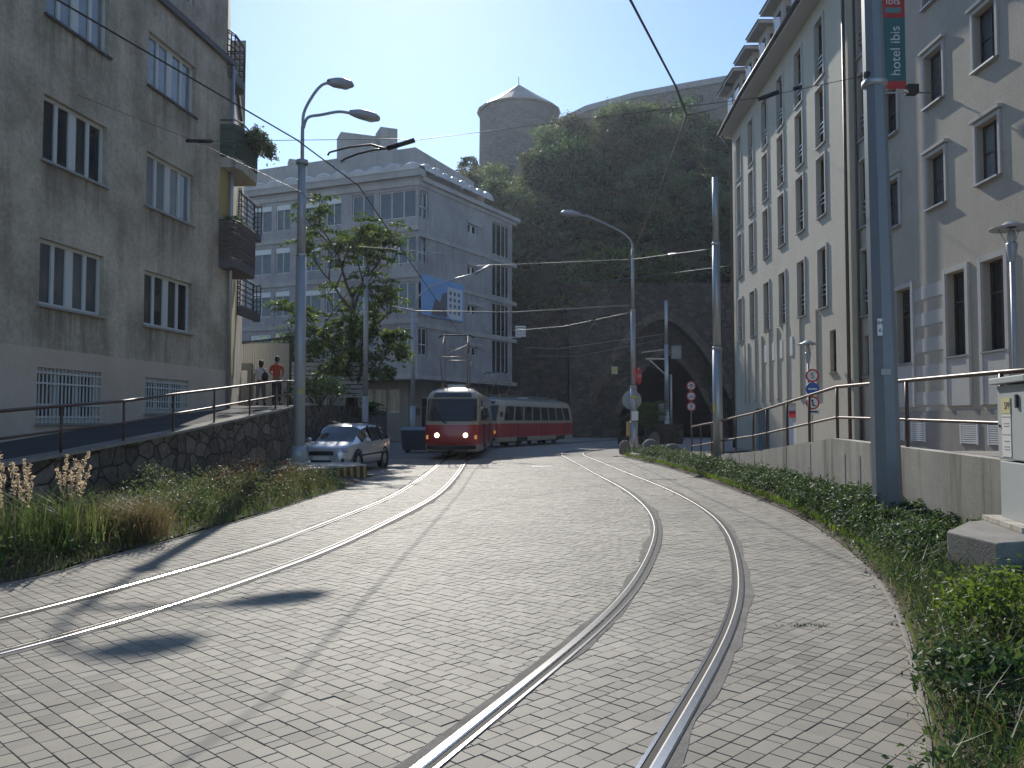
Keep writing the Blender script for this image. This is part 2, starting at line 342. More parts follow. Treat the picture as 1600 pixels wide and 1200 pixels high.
# ---------------------------------------------------------------- leaf meshes
def leaf_mesh(name, pts, size, mat, parent=None, nrm=None, jit=1.0, aspect=.5, down=0.0):
    pts = np.asarray(pts, float); n = len(pts)
    sz = size * rng.uniform(.6, 1.35, n) if np.isscalar(size) else size
    d = rng.normal(size=(n, 3)); d /= np.linalg.norm(d, axis=1)[:, None]
    if nrm is not None: d = d * jit + nrm; d /= np.linalg.norm(d, axis=1)[:, None]
    a = rng.normal(size=(n, 3)); a[:, 2] -= down; a -= d * np.sum(a * d, 1)[:, None]; a /= np.linalg.norm(a, axis=1)[:, None] + 1e-9
    b = np.cross(d, a); a = a * sz[:, None]; b = b * (sz * aspect)[:, None]
    V = np.empty((n, 4, 3)); V[:, 0] = pts - a * .5; V[:, 1] = pts + b * .5 + a * .05; V[:, 2] = pts + a * .5 + d * (sz * .12)[:, None]; V[:, 3] = pts - b * .5 + a * .05
    return quads_mesh(name, V.reshape(-1, 3), n, mat, parent)
def quads_mesh(name, V, n, mat, parent=None):
    me = bpy.data.meshes.new(name); me.vertices.add(len(V)); me.vertices.foreach_set('co', V.astype(np.float32).ravel())
    me.loops.add(n * 4); me.loops.foreach_set('vertex_index', np.arange(n * 4, dtype=np.int32))
    me.polygons.add(n); me.polygons.foreach_set('loop_start', np.arange(0, n * 4, 4, dtype=np.int32))
    me.update(calc_edges=True); me.validate(); me.polygons.foreach_set('use_smooth', np.zeros(n, bool))
    me.materials.append(mat); o = bpy.data.objects.new(name, me); COL.objects.link(o)
    if parent: o.parent = parent
    return o
def blade_mesh(name, base, height, lean, mat, width=.012, parent=None, bend=.5):
    """curved grass blades: two quads each"""
    base = np.asarray(base, float); n = len(base); h = height * rng.uniform(.55, 1.25, n)
    az = rng.uniform(0, 2 * np.pi, n); ld = np.c_[np.cos(az), np.sin(az), np.zeros(n)] * (lean * rng.uniform(.2, 1.2, n))[:, None]
    saz = rng.uniform(0, np.pi, n); sd = np.c_[np.cos(saz), np.sin(saz), np.zeros(n)]
    up = np.array([0, 0, 1.0]); V = np.empty((n, 2, 4, 3))
    p1 = base + up * (h * .6)[:, None] + ld * (h * .35)[:, None]; p2 = base + up * (h * (1 - .25 * bend))[:, None] + ld * (h * (.6 + bend))[:, None]
    w = sd * width * .5; V[:, 0, 0] = base - w; V[:, 0, 1] = base + w; V[:, 0, 2] = p1 + w * .8; V[:, 0, 3] = p1 - w * .8
    V[:, 1, 0] = p1 - w * .8; V[:, 1, 1] = p1 + w * .8; V[:, 1, 2] = p2 + w * .15; V[:, 1, 3] = p2 - w * .15
    return quads_mesh(name, V.reshape(-1, 3), n * 2, mat, parent)
def join_as(name, objs):
    """one mesh out of several fresh meshes (for one plant built of several blade kinds)"""
    bm = bmesh.new(); mats = []
    for o in objs:
        base = len(bm.faces); bm.from_mesh(o.data); bm.faces.ensure_lookup_table()
        k = len(mats); mats.append(o.data.materials[0])
        for f in bm.faces[base:]: f.material_index = k
    me = bpy.data.meshes.new(name); bm.to_mesh(me); bm.free()
    for m in mats: me.materials.append(m)
    par = objs[0].parent
    for o in objs: bpy.data.objects.remove(o)
    o = bpy.data.objects.new(name, me); COL.objects.link(o); o.parent = par; return o
def shrub_pts(c, r, n):
    d = rng.normal(size=(n, 3)); d /= np.linalg.norm(d, axis=1)[:, None]
    d[:, 2] = np.where(d[:, 2] < -.3, -d[:, 2], d[:, 2])
    # lumpy surface: clumps pull the leaves together so gaps open between them
    k = max(5, n // 26); cd = rng.normal(size=(k, 3)); cd /= np.linalg.norm(cd, axis=1)[:, None]; cd[:, 2] = abs(cd[:, 2]) * .9 - .1
    idx = rng.integers(0, k, n); cc = cd[idx] * (rng.uniform(.7, 1.05, k)[idx])[:, None]
    p = cc + rng.normal(size=(n, 3)) * .17
    nn = cc * .7 + d * .5
    return np.asarray(c) + p * np.asarray(r), nn
# ---------------------------------------------------------------- ground, paving and tram track
def catmull(pts, step=.25):
    pts = [np.array(p[:2], float) for p in pts]; pts = [2 * pts[0] - pts[1]] + pts + [2 * pts[-1] - pts[-2]]; out = []
    for i in range(1, len(pts) - 2):
        a, b, c, d = pts[i - 1:i + 3]; n = max(2, int(np.linalg.norm(c - b) / step))
        for k in range(n):
            t = k / n; out.append(.5 * (2 * b + (c - a) * t + (2 * a - 5 * b + 4 * c - d) * t * t + (3 * b - a - 3 * c + d) * t ** 3))
    out.append(pts[-2]); return np.array(out)
def resample(p, step):
    s = np.r_[0, np.cumsum(np.linalg.norm(np.diff(p, axis=0), axis=1))]; q = np.arange(0, s[-1], step); return np.c_[np.interp(q, s, p[:, 0]), np.interp(q, s, p[:, 1])]
def smooth(p, w):
    k = np.exp(-.5 * (np.arange(-3 * w, 3 * w + 1) / w) ** 2); k /= k.sum(); n = 3 * w
    q = np.vstack([2 * p[0] - p[n:0:-1], p, 2 * p[-1] - p[-2:-n - 2:-1]]); return np.c_[np.convolve(q[:, 0], k, 'valid'), np.convolve(q[:, 1], k, 'valid')]
def normals(p):
    t = np.gradient(p, axis=0); t /= np.linalg.norm(t, axis=1)[:, None]; return np.c_[t[:, 1], -t[:, 0]]       # to the right
def offset(p, d): return p + normals(p) * d
R1px = [(651.5, 1200), (753, 1120.5), (844, 1050.5), (917.5, 991), (970, 942), (1000, 900), (1024, 846), (1026, 820), (1017, 800), (996, 779), (970, 761), (934, 742), (900, 723), (877, 710)]
L2px = [(0, 1026), (130, 992), (227, 960), (325, 927), (422, 895), (517, 860), (575, 832.5), (625, 807.5), (675, 781), (700, 760), (719, 737)]
r1 = [(-4.6, -4), (-1.75, 1)] + [G(*q)[:2] for q in R1px] + [(3.3, 45.5), (5.2, 50.5), (8.2, 56.5), (11.5, 64), (13.8, 72), (15.4, 84), (16.2, 96)]
l2 = [(-10.2, -6), (-6.0, 1.8)] + [G(*q)[:2] for q in L2px] + [(-1.8, 32), (-1.85, 38), (-1.65, 44), (-1.0, 49.5), (.9, 54.5), (4.2, 61.5), (8.0, 68), (11, 75), (12.6, 84), (13.4, 96)]
R1 = smooth(resample(catmull(r1), .2), 5); R2 = offset(R1, 1.05)
L2 = smooth(resample(catmull(l2), .2), 5); L1 = offset(L2, -1.0)
LC = offset(L2, -.5); RC = offset(R1, .52)
def sweep(mb, path, prof, mats=None, smooth_=False):
    nn = normals(path); b = len(mb.v); m = len(prof)
    for p, n in zip(path, nn):
        for o, z in prof: mb.v.append((p[0] + n[0] * o, p[1] + n[1] * o, z))
    for i in range(len(path) - 1):
        for k in range(m - 1):
            if mats: mb.mi = mats[k]
            mb.face((b + i * m + k, b + i * m + k + 1, b + (i + 1) * m + k + 1, b + (i + 1) * m + k), smooth_)
    mb.mi = 0
def track(name, label, pl, pr):
    t = thing(name, label, 'tram track', (0, 0, 0), 0, 'tram tracks set into the paving')
    for p, s in ((pl, 1), (pr, -1)):
        mb = MB(); f = lambda o: o * s
        prof = [(-.034, -.008), (-.032, .010), (-.022, .014), (.022, .014), (.032, .010), (.034, .0045), (.072, .0045), (.073, .010), (.094, .010), (.095, -.008)]
        sweep(mb, p, [(f(a), b) for a, b in prof], [0, 0, 0, 0, 0, 1, 0, 0, 0])
        mb.build('rail', [M_steel, M_groove], t)
track('tram_track', 'left pair of shiny steel tram rails curving toward the red tram', L1, L2)
track('tram_track', 'right pair of shiny steel tram rails bending past the hedge', R1, R2)
# mortar strips beside the rails, with a ragged edge
mb = MB()
for p, s in ((L1, 1), (L2, -1), (R1, 1), (R2, -1)):
    q = p[(p[:, 1] > -3) & (p[:, 1] < 75)]; nn = normals(q); b = len(mb.v)
    ws = np.convolve(rng.normal(size=len(q)), np.ones(4) / 4, 'same') * .05
    for i, (a, n) in enumerate(zip(q, nn)):
        for o in (-.085 - ws[i] * .8, .10 + ws[-i] * .8): mb.v.append((a[0] + n[0] * o, a[1] + n[1] * o, .0036))
    for i in range(len(q) - 1): mb.face((b + 2 * i, b + 2 * i + 1, b + 2 * i + 3, b + 2 * i + 2))
tag(mb.build('rail_bedding', M_mortar), kind='structure')
# kerb lines
LBpx = [(0, 917), (90, 893), (180, 868), (270, 845), (350, 822), (440, 795), (500, 775), (545, 762), (577, 747)]
RBpx = [(1452, 1200), (1430, 1080), (1402, 965), (1345, 882), (1250, 812), (1170, 776), (1100, 750), (1030, 728), (962, 712)]
LB = smooth(resample(catmull([(-14, -5), (-9.5, 3)] + [G(*q)[:2] for q in LBpx]), .2), 3)
RB = smooth(resample(catmull([(-3.2, -5), (.3, 1.2)] + [G(*q)[:2] for q in RBpx]), .2), 3)
mb = MB(); mb.poly([(-3000, -3000, -.06), (3000, -3000, -.06), (3000, 3000, -.06), (-3000, 3000, -.06)]); tag(mb.build('ground', M_asphalt), kind='structure')
mb = MB(); pl = [tuple(p) for p in LB] + [(-4.1, 25.4), (-7, 26), (-7, 32), (-8, 40), (-10, 62), (-2, 70), (4, 80), (24, 80), (16, 60), (14, 50), (13, 46), (7.2, 40)] + [tuple(p) for p in RB[::-1]]
mb.poly([(a, b, -.010) for a, b in pl]); tag(mb.build('road', M_far), kind='structure')
# individual paving blocks, mixed lengths, laid at 45 degrees; the direction changes at the right track
def inside(P_, poly):
    x, y = P_[:, 0], P_[:, 1]; r = np.zeros(len(x), bool); q = np.array(poly); j = len(q) - 1
    for i in range(len(q)):
        c = ((q[i, 1] > y) != (q[j, 1] > y)) & (x < (q[j, 0] - q[i, 0]) * (y - q[i, 1]) / (q[j, 1] - q[i, 1] + 1e-12) + q[i, 0]); r ^= c; j = i
    return r
def near(P_, path, lim):
    d = np.full(len(P_), 1e9); q = path[(path[:, 1] > -4) & (path[:, 1] < 50)]
    for k in range(0, len(q)): d = np.minimum(d, np.hypot(P_[:, 0] - q[k, 0], P_[:, 1] - q[k, 1]))
    return d < lim
rects = []
for side, ang in ((0, -43.5), (1, 46.0)):
    ca, sa = math.cos(R(ang)), math.sin(R(ang)); rr = []; v = -48.0; k = 0
    while v < 48:
        h = .105 if k % 3 else .13
        u = -48 + rng.uniform(0, .3)
        while u < 48:
            w = [.085, .12, .12, .16, .19][rng.integers(0, 5)]; rr.append((u, v, w, h)); u += w
        v += h; k += 1
    rr = np.array(rr); cx = rr[:, 0] + rr[:, 2] / 2; cy = rr[:, 1] + rr[:, 3] / 2
    X = cx * ca - cy * sa; Y = cx * sa + cy * ca + 16; C = np.c_[X, Y]
    k_ = (Y > 1.5) & (Y < 38) & (X < 8) & (X > -11); rr, C = rr[k_], C[k_]
    fld = np.abs(C[:, 0]) < (C[:, 1] * .66 + 1.0); rr, C = rr[fld], C[fld]
    k_ = inside(C, [tuple(p) for p in offset(LB, -.11)] + [(-4.1, 25.4), (-6, 27), (-6, 39), (5.6, 39)] + [tuple(p) for p in offset(RB, .10)[::-1]]); rr, C = rr[k_], C[k_]
    xr = np.interp(C[:, 1], R1[:, 1], R1[:, 0]); k_ = (C[:, 0] < xr) if side == 0 else (C[:, 0] >= xr); rr, C = rr[k_], C[k_]
    rects.append((rr, C, ca, sa))
V = []; NF = 0
for rr, C, ca, sa in rects:
    n = len(rr); g = .0018 + rng.uniform(0, .0013, n); ch = .004
    hw = rr[:, 2] / 2 - g; hh = rr[:, 3] / 2 - g * .72; tz = rng.normal(0, .0011, (n, 3)) * np.array([1, .22, .22])
    def corner(sx, sy, ins, z):
        a = sx * (hw - ins); b = sy * (hh - ins)
        return np.stack([C[:, 0] + a * ca - b * sa, C[:, 1] + a * sa + b * ca, z + tz[:, 0] + tz[:, 1] * sx + tz[:, 2] * sy], 1)
    o = [corner(*s, 0, -.012) for s in ((-1, -1), (1, -1), (1, 1), (-1, 1))]; m = [corner(*s, 0, -.004) for s in ((-1, -1), (1, -1), (1, 1), (-1, 1))]; t = [corner(*s, ch * .6, 0) for s in ((-1, -1), (1, -1), (1, 1), (-1, 1))]
    V.append((o, m, t, n))
def paver_mesh():
    vs_, fs = [], []; base = 0
    for o, m, t, n in V:
        A = np.stack(o + m + t, 1); vs_.append(A.reshape(-1, 3)); idx = base + np.arange(n)[:, None] * 12
        pats = [(8, 9, 10, 11)] + [(4 + i, 4 + (i + 1) % 4, 8 + (i + 1) % 4, 8 + i) for i in range(4)] + [(i, (i + 1) % 4, 4 + (i + 1) % 4, 4 + i) for i in range(4)]
        for q in pats: fs.append(idx + np.array(q)[None, :])
        base += n * 12
    vv, ff = np.vstack(vs_), np.vstack(fs).astype(np.int32); me = bpy.data.meshes.new('paving_blocks')
    me.vertices.add(len(vv)); me.vertices.foreach_set('co', vv.astype(np.float32).ravel()); me.loops.add(ff.size); me.loops.foreach_set('vertex_index', ff.ravel())
    me.polygons.add(len(ff)); me.polygons.foreach_set('loop_start', np.arange(0, ff.size, 4, dtype=np.int32)); me.update(calc_edges=True)
    me.polygons.foreach_set('use_smooth', np.zeros(len(ff), bool)); me.materials.append(M_paver); o = bpy.data.objects.new('paving_blocks', me); COL.objects.link(o); return o
tag(paver_mesh(), kind='structure')
mb = MB(); jp = [p for p in pl if p[1] < 39.5]
mb.poly([(a, b, -.0065) for a, b in [tuple(p) for p in LB] + [(-4.1, 25.4), (-6, 27), (-6, 37.6), (5.4, 37.6)] + [tuple(p) for p in RB[::-1]]]); tag(mb.build('paving_joints', M_joint), kind='structure')
mb = MB(); sweep(mb, RB, [(0, -.0034), (0, .008), (.006, .012), (.032, .011), (.036, -.02)]); tag(mb.build('kerb', M_far), kind='structure')
mb = MB(); sweep(mb, LB, [(-.06, -.02), (-.055, .010), (0, .012), (.0, -.0034)]); tag(mb.build('kerb', M_far), kind='structure')

# ---------------------------------------------------------------- left side terrain
WALL = [(-8.6 + .1 * y, y) for y in (-6, 4, 10, 14, 17, 20, 22.5)] + [(-6.6, 25), (-7.0, 30), (-7.3, 36), (-7.6, 44), (-9, 60)]
def walk_z(y): return float(np.interp(y, [-6, 4, 13.6, 15.4, 17.2, 19.05, 21, 22.9, 26, 32, 60], [0, .35, 1.05, 1.17, 1.35, 1.52, 1.71, 1.88, 2.05, 2.25, 2.3]))
def tops(w): return [walk_z(y) for x, y in w]
# walkway (asphalt) from wall to building and beyond
mb = MB(); ys = [-6, 0, 4, 8, 12, 14, 16, 18, 20, 22, 24, 26, 30, 36, 44, 60]
for a, b in zip(ys[:-1], ys[1:]):
    xa, xb = np.interp(a, [w[1] for w in WALL], [w[0] for w in WALL]) - .2, np.interp(b, [w[1] for w in WALL], [w[0] for w in WALL]) - .2
    mb.quad((xa, a, walk_z(a)), (xb, b, walk_z(b)), (-30, b, walk_z(b)), (-30, a, walk_z(a)))
tag(mb.build('walkway', M_asphalt), kind='structure')
mb = MB()
for (a, b) in zip(WALL[:-1], WALL[1:]):
    za, zb = walk_z(a[1]) + .03, walk_z(b[1]) + .03
    mb.hexa([(a[0], a[1], -.05), (b[0], b[1], -.05), (b[0] - .32, b[1], -.05), (a[0] - .32, a[1], -.05), (a[0] - .03, a[1], za), (b[0] - .03, b[1], zb), (b[0] - .32, b[1], zb), (a[0] - .32, a[1], za)])
tag(mb.build('retaining_wall', M_stone), 'dark rough stone retaining wall holding up the sloping walkway on the left', 'wall')
# concrete edge on top of it
mb = MB()
for (a, b) in zip(WALL[:-4], WALL[1:-3]):
    za, zb = walk_z(a[1]) + .03, walk_z(b[1]) + .03
    mb.hexa([(a[0] + .02, a[1], za), (b[0] + .02, b[1], zb), (b[0] - .36, b[1], zb), (a[0] - .36, a[1], za), (a[0] + .02, a[1], za + .05), (b[0] + .02, b[1], zb + .05), (b[0] - .36, b[1], zb + .05), (a[0] - .36, a[1], za + .05)])
tag(mb.build('wall_coping', M_concd), kind='structure')
# soil of the left bed, rising from the kerb to the wall
bz = lambda t: .022 + .30 * min(1, t * 1.8)
mb = MB(); rows = []
for y in np.arange(-5, 24, .5):
    xk = np.interp(y, LB[:, 1], LB[:, 0]); xw = np.interp(y, [w[1] for w in WALL], [w[0] for w in WALL]) + .02
    xk = max(xk, xw + .1); rows.append([(xk - .06 + (xw - xk) * t, y, bz(t) + random.uniform(-.02, .02)) for t in (0, .15, .35, .55, .8, 1)])
for a, b in zip(rows[:-1], rows[1:]):
    for k in range(5): mb.quad(a[k], a[k + 1], b[k + 1], b[k])
tag(mb.build('bed_soil', M_soil), kind='structure')
mb = MB(); fp = [(y, -8.6 + .1 * y + .25, .95) for y in (9, 12, 15, 18, 20.5)]
for a, b in zip(fp[:-1], fp[1:]): mb.quad((a[1], a[0], .335), (a[1] + a[2], a[0], .335), (b[1] + b[2], b[0], .335), (b[1], b[0], .335))
tag(mb.build('footpath', M_gravel), kind='structure')
# concrete island with warning stripes
isl = [(-4.12, 23.75), (-5.45, 21.0), (-6.45, 20.6), (-6.5, 24.9), (-4.7, 25.0)]
t = thing('traffic_island', 'low concrete island with black and yellow striped edge under the lamp post', 'island', (0, 0, 0))
mb = MB(); mb.prism(isl, -.03, .40); mb.build('slab', M_conc, t, bevel=.02)
a, b = Vector(isl[0]), Vector(isl[1]); d = (b - a).normalized(); n_ = Vector((-d.y, d.x)); n_ = n_ if n_.dot(Vector((1, -1))) > 0 else -n_
def isl_pt(s, z, q=.004): p = a + d * s + n_ * q; return (p.x, p.y, z)
mb = MB(); mb.quad(isl_pt(.02, 0), isl_pt(2.9, 0), isl_pt(2.9, .37), isl_pt(.02, .37)); mb.build('black_edge', M_stripeb, t)
mb = MB()
for k in range(9):
    s = .05 + k * .30; mb.quad(isl_pt(s, .01, .009), isl_pt(s + .13, .01, .009), isl_pt(s + .16, .365, .009), isl_pt(s + .03, .365, .009))
parts(mb, 'yellow_stripe', M_yellow, t)

# ---------------------------------------------------------------- right side: concrete wall, terrace, bed soil
CW = [(6.02, 6.5), (6.06, 8.6), (6.10, 10.0), (6.17, 13.0), (6.26, 16.3), (6.40, 21.3), (6.58, 21.4), (6.75, 27), (6.9, 31.5), (6.95, 34)]
def cw_top(y): return float(np.interp(y, [6.5, 9, 10.8, 16.3, 21.3, 27, 31.5, 34], [1.05, 1.12, 1.17, 1.30, .90, .55, .2, .05]))
t = thing('concrete_wall', 'pale stained concrete retaining wall below the brown railing', 'wall', (0, 0, 0))
mb = MB()
for a_, b_ in zip(CW[:-1], CW[1:]):
    dd = (Vector(b_) - Vector(a_)).normalized(); nn = Vector((dd.y, -dd.x)) * .25
    mb.hexa([(a_[0], a_[1], -.05), (b_[0], b_[1], -.05), (b_[0] + nn.x, b_[1] + nn.y, -.05), (a_[0] + nn.x, a_[1] + nn.y, -.05), (a_[0], a_[1], cw_top(a_[1])), (b_[0], b_[1], cw_top(b_[1])), (b_[0] + nn.x, b_[1] + nn.y, cw_top(b_[1])), (a_[0] + nn.x, a_[1] + nn.y, cw_top(a_[1]))])
mb.build('wall_body', M_conc, t)
mb = MB()
for s in (17.6, 19.3, 22.8, 24.5): 
    x = np.interp(s, [c[1] for c in CW], [c[0] for c in CW]); mb.box((x, s, cw_top(s) / 2 - .03), (.012, .015, cw_top(s)))
for k in (.2, .42, .68):
    p = Vector(CW[4]).lerp(Vector(CW[3]), k); mb.box((p.x, p.y, .5), (.012, .012, 1.05))
parts(mb, 'panel_joint', M_concd, t)
mb = MB(); tz = lambda y: float(np.interp(y, [2, 13, 16.3, 22, 27, 33, 40], [.95, 1.0, 1.02, .85, .52, .1, -.004]))
ys = [2, 6.5, 9, 13, 16.3, 19, 21.3, 24, 27, 30, 33, 37, 42]
for a_, b_ in zip(ys[:-1], ys[1:]):
    xa, xb = [np.interp(q, [c[1] for c in CW], [c[0] for c in CW]) + .22 for q in (a_, b_)]
    mb.quad((xa, a_, tz(a_)), (xb, b_, tz(b_)), (24, b_, tz(b_)), (24, a_, tz(a_)))
tag(mb.build('terrace', M_far), kind='structure')
mb = MB(); rows = []
for y in np.arange(-5, 39, .5):
    xk = np.interp(y, RB[:, 1], RB[:, 0]) + .055; xw = max(np.interp(y, [-5, 3] + [c[1] for c in CW], [6.6, 6.4] + [c[0] for c in CW]), xk + .2)
    rows.append([(xk + (xw - xk) * q, y, .014 + .1 * min(1, q * 3) + random.uniform(-.02, .03) * (q > 0)) for q in (0, .1, .3, .55, .8, 1)])
for a_, b_ in zip(rows[:-1], rows[1:]):
    for k in range(5): mb.quad(a_[k], a_[k + 1], b_[k + 1], b_[k])
tag(mb.build('bed_soil', M_soil), kind='structure')

# railings
def railing(name, label, posts, rails_z, mid, mat, pr=.022, rr=.03):
    t = thing(name, label, 'railing', posts[0][0])
    o = Vector(posts[0][0]); sub = lambda p: tuple(Vector(p) - o)
    for (p, top) in posts:
        mb = MB(); mb.tube([sub((p[0], p[1], p[2] - .05)), sub((p[0], p[1], top))], pr, 8); mb.build('post', mat, t)
    mb = MB(); mb.tube([sub((p[0], p[1], top)) for p, top in posts], rr, 10); mb.build('handrail', mat, t)
    mb = MB(); mb.tube([sub((p[0], p[1], p[2] + (top - p[2]) * mid)) for p, top in posts], rr * .8, 8); mb.build('mid_rail', mat, t)
    return t
py = [6.2, 8.1, 9.9, 11.75, 13.6, 15.4, 17.2, 19.05, 21, 22.9, 24.9, 26.8]
railing('railing', 'thin rusty brown railing along the sloping walkway on the left', [((float(np.interp(y, [w[1] for w in WALL], [w[0] for w in WALL])) - .12, y, walk_z(y) + .06), walk_z(y) + .84) for y in py], 0, .48, M_rust, .022, .028)
rp = [(6.07, 8.7), (6.12, 10.6), (6.19, 13.3), (6.27, 16.35), (6.31, 18.0), (6.36, 19.6), (6.41, 21.35), (6.6, 23.2), (6.65, 25.2), (6.78, 27.2), (6.88, 29.2), (6.95, 31.2), (7.0, 33)]
def rail_top(y): return float(np.interp(y, [9, 10.85, 16.35, 21.4, 27, 33], [2.24, 2.27, 2.31, 1.94, 1.66, 1.40]))
railing('railing', 'dark brown tubular railing on top of the concrete wall on the right', [((x + .12, y, cw_top(y) - .02), rail_top(y)) for x, y in rp], 0, .42, M_rust, .03, .032)
# ---------------------------------------------------------------- windows
def win(F, par, u0, u1, v0, v1, dep, fm, gm, mull=(), trans=(), fw=.07, sill=None, sillm=None, bars=None, label=None, name='window', blind=0, vbars=0):
    """a window: frame mesh with pane, sill, blind and guard bars as sub-parts"""
    mb = MB(); a, b = -dep - .02, -dep + .055
    mb.fbox(F, u0, u0 + fw, v0, v1, a, b); mb.fbox(F, u1 - fw, u1, v0, v1, a, b); mb.fbox(F, u0 + fw, u1 - fw, v0, v0 + fw, a, b); mb.fbox(F, u0 + fw, u1 - fw, v1 - fw, v1, a, b)
    for u, w in mull: mb.fbox(F, u - w / 2, u + w / 2, v0 + fw, v1 - fw, a, b - .003)
    for v, w in trans: mb.fbox(F, u0 + fw, u1 - fw, v - w / 2, v + w / 2, a, b - .008)
    w_ = mb.build(name, fm, par)
    if label: w_['label'] = label
    mb = MB(); q = -dep + .012; mb.quad(F(u0 + fw * .5, v0 + fw * .5, q), F(u1 - fw * .5, v0 + fw * .5, q), F(u1 - fw * .5, v1 - fw * .5, q), F(u0 + fw * .5, v1 - fw * .5, q)); mb.build('pane', gm, w_)
    if sill: mb = MB(); mb.fbox(F, u0 - .06, u1 + .06, v0 - .055, v0 - .004, -dep + .06, sill); mb.build('sill', sillm, w_)
    if blind: mb = MB(); mb.fbox(F, u0 + .02, u1 - .02, v1 - blind, v1 - .01, -dep + .06, -dep + .14); mb.build('blind', M_blind, w_)
    if bars:
        mb = MB()
        for v in bars: mb.fbox(F, u0 + .01, u1 - .01, v - .025, v + .025, -.07, -.035)
        mb.build('guard_bar', M_galv, w_)
    if vbars:
        mb = MB(); n = vbars
        for k in range(1, n): uu = u0 + (u1 - u0) * k / n; mb.fbox(F, uu - .012, uu + .012, v0, v1, -.06, -.036)
        for v in (v0 + .12, v0 + (v1 - v0) * .33, v0 + (v1 - v0) * .72, v1 - .1): mb.fbox(F, u0, u1, v - .018, v + .018, -.034, -.018)
        mb.build('security_grille', M_white, w_)
    return w_

# ---------------------------------------------------------------- left apartment building
F, _ = plane_map((-10.98, 8.0), (-8.56, 25.0)); UL = 17.17
apt = thing('apartment_building', 'weathered grey rendered apartment block with tan plinth and white windows on the left', 'building', (0, 0, 0))
cols = [(9.06, 11.16), (12.77, 15.05), (4.6, 6.9), (.3, 2.5)]
rows_v = [(4.04, 5.42), (7.06, 8.44), (10.12, 11.52)]
ops = [(a, b, c, d) for a, b in cols for c, d in rows_v]
bas = [(9.03, 11.14, 1.60, 2.74), (12.85, 14.9, 1.84, 2.73), (4.6, 6.6, 1.4, 2.6)]
mb = MB(); facade(mb, F, -14, UL, 3.14, 12.45, ops, .17)
F2, L2_ = plane_map((-8.56, 25.0), (-10.75, 33.0))
facade(mb, F2, 0, L2_, 2.0, 12.45, [], .1)
mb.quad(F(-14, 2, 0), F(-14, 12.4, 0), (-30, -6, 12.4), (-30, -6, 2)); mb.quad(F2(L2_, 2, 0), F2(L2_, 17, 0), (-30, 33, 17), (-30, 33, 2))
mb.build('wall', M_lplast, apt)
mb = MB(); Fp = lambda u, v, q: F(u, v, q + .03)
facade(mb, Fp, -14, UL + .03, -.2, 3.14, bas, .22)
mb.quad(Fp(-14, 3.14, 0), Fp(UL + .03, 3.14, 0), Fp(UL + .03, 3.14, -.04), Fp(-14, 3.14, -.04)); mb.build('plinth', M_lplinth, apt)
mb = MB(); facade(mb, F, -14, UL - .3, 12.62, 17.5, [(a + .1, b - .1, 13.2, 14.6) for a, b in cols], .15)
mb.quad(F(UL - .3, 12.6, 0), F(UL - .3, 17.5, 0), F2(L2_, 17.5, -.6), F2(L2_, 12.6, -.6)); mb.quad(F(-14, 17.5, 0), F(UL - .3, 17.5, 0), (-12, 33, 17.5), (-30, 0, 17.5))
mb.build('attic_wall', M_lplast, apt)
mb = MB(); mb.fbox(F, -14, UL + .12, 12.45, 12.62, -.4, .12); mb.fbox(F2, -.1, L2_, 12.45, 12.615, -.6, .1); mb.build('cornice', M_tile, apt)
for a, b in cols:
    for j, (c, d) in enumerate(rows_v):
        m = (a + b) / 2; w = b - a
        win(F, apt, a, b, c, d, .16, M_white, (M_curt if j == 2 else [M_glass, M_glassb, M_glassb, M_curt][(j * 3 + int(a)) % 4]), [(m, .24), (a + w * .25, .1), (b - w * .25, .1)], (), .075, .07, M_sill if j < 2 else M_tile)
    win(F, apt, a + .1, b - .1, 13.2, 14.6, .15, M_white, M_glassb, [((a + b) / 2, .2)], (), .07)
for a, b, c, d in bas: win(Fp, apt, a, b, c, d, .2, M_white, M_glass, [(a + (b - a) * .35, .12), (a + (b - a) * .68, .12)], (), .12, .05, M_sill, vbars=18)
# drain pipe at the corner, wall lamp bracket
mb = MB(); mb.tube([F(UL - .12, 2.0, .1), F(UL - .12, 12.4, .1)], .06, 10); mb.build('drainpipe', M_galv, apt)
# the strip of yellow end wall under the upper balcony and balconies past the corner
def balcony(z, kind, y0, y1, px, label=None):
    """corner balcony: slab, parapet or bars"""
    x0 = -9.6; poly = [(x0, y0), (px, y0), (px + .12, y0 + .3), (px + .12, y1 - .3), (px, y1), (x0, y1)]
    mb = MB(); mb.prism(poly, z - .30, z); sl = mb.build('balcony_slab', M_conc if kind == 'green' else M_tile, apt, bevel=.01)
    if label: sl['label'] = label
    edge = poly[0:6]; mb = MB()
    if kind == 'green':
        for a_, b_ in zip(edge[:-1], edge[1:]):
            for k in range(6): mb.bar((a_[0], a_[1], z + .12 + k * .16), (b_[0], b_[1], z + .12 + k * .16), .03, .145)
    elif kind == 'brown':
        for a_, b_ in zip(edge[:-1], edge[1:]):
            for k in range(7): mb.bar((a_[0], a_[1], z + .09 + k * .15), (b_[0], b_[1], z + .09 + k * .15), .03, .13)
    else:
        for a_, b_ in zip(edge[:-1], edge[1:]):
            for k in range(6): mb.bar((a_[0], a_[1], z + .1 + k * .19), (b_[0], b_[1], z + .1 + k * .19), .025, .03)
            n = max(2, int((Vector(b_) - Vector(a_)).length / .6))
            for k in range(n + 1): p = Vector(a_).lerp(Vector(b_), k / n); mb.bar((p.x, p.y, z), (p.x, p.y, z + 1.08), .03, .03)
    mb.tube([(q[0], q[1], z + 1.12) for q in edge], .025, 8)
    mat = {'green': simple('balcony_green', (.05, .075, .055), .6), 'brown': simple('balcony_brown', (.085, .06, .05), .6), 'bars': M_dark}[kind]
    mb.build('balcony_railing', mat, sl)
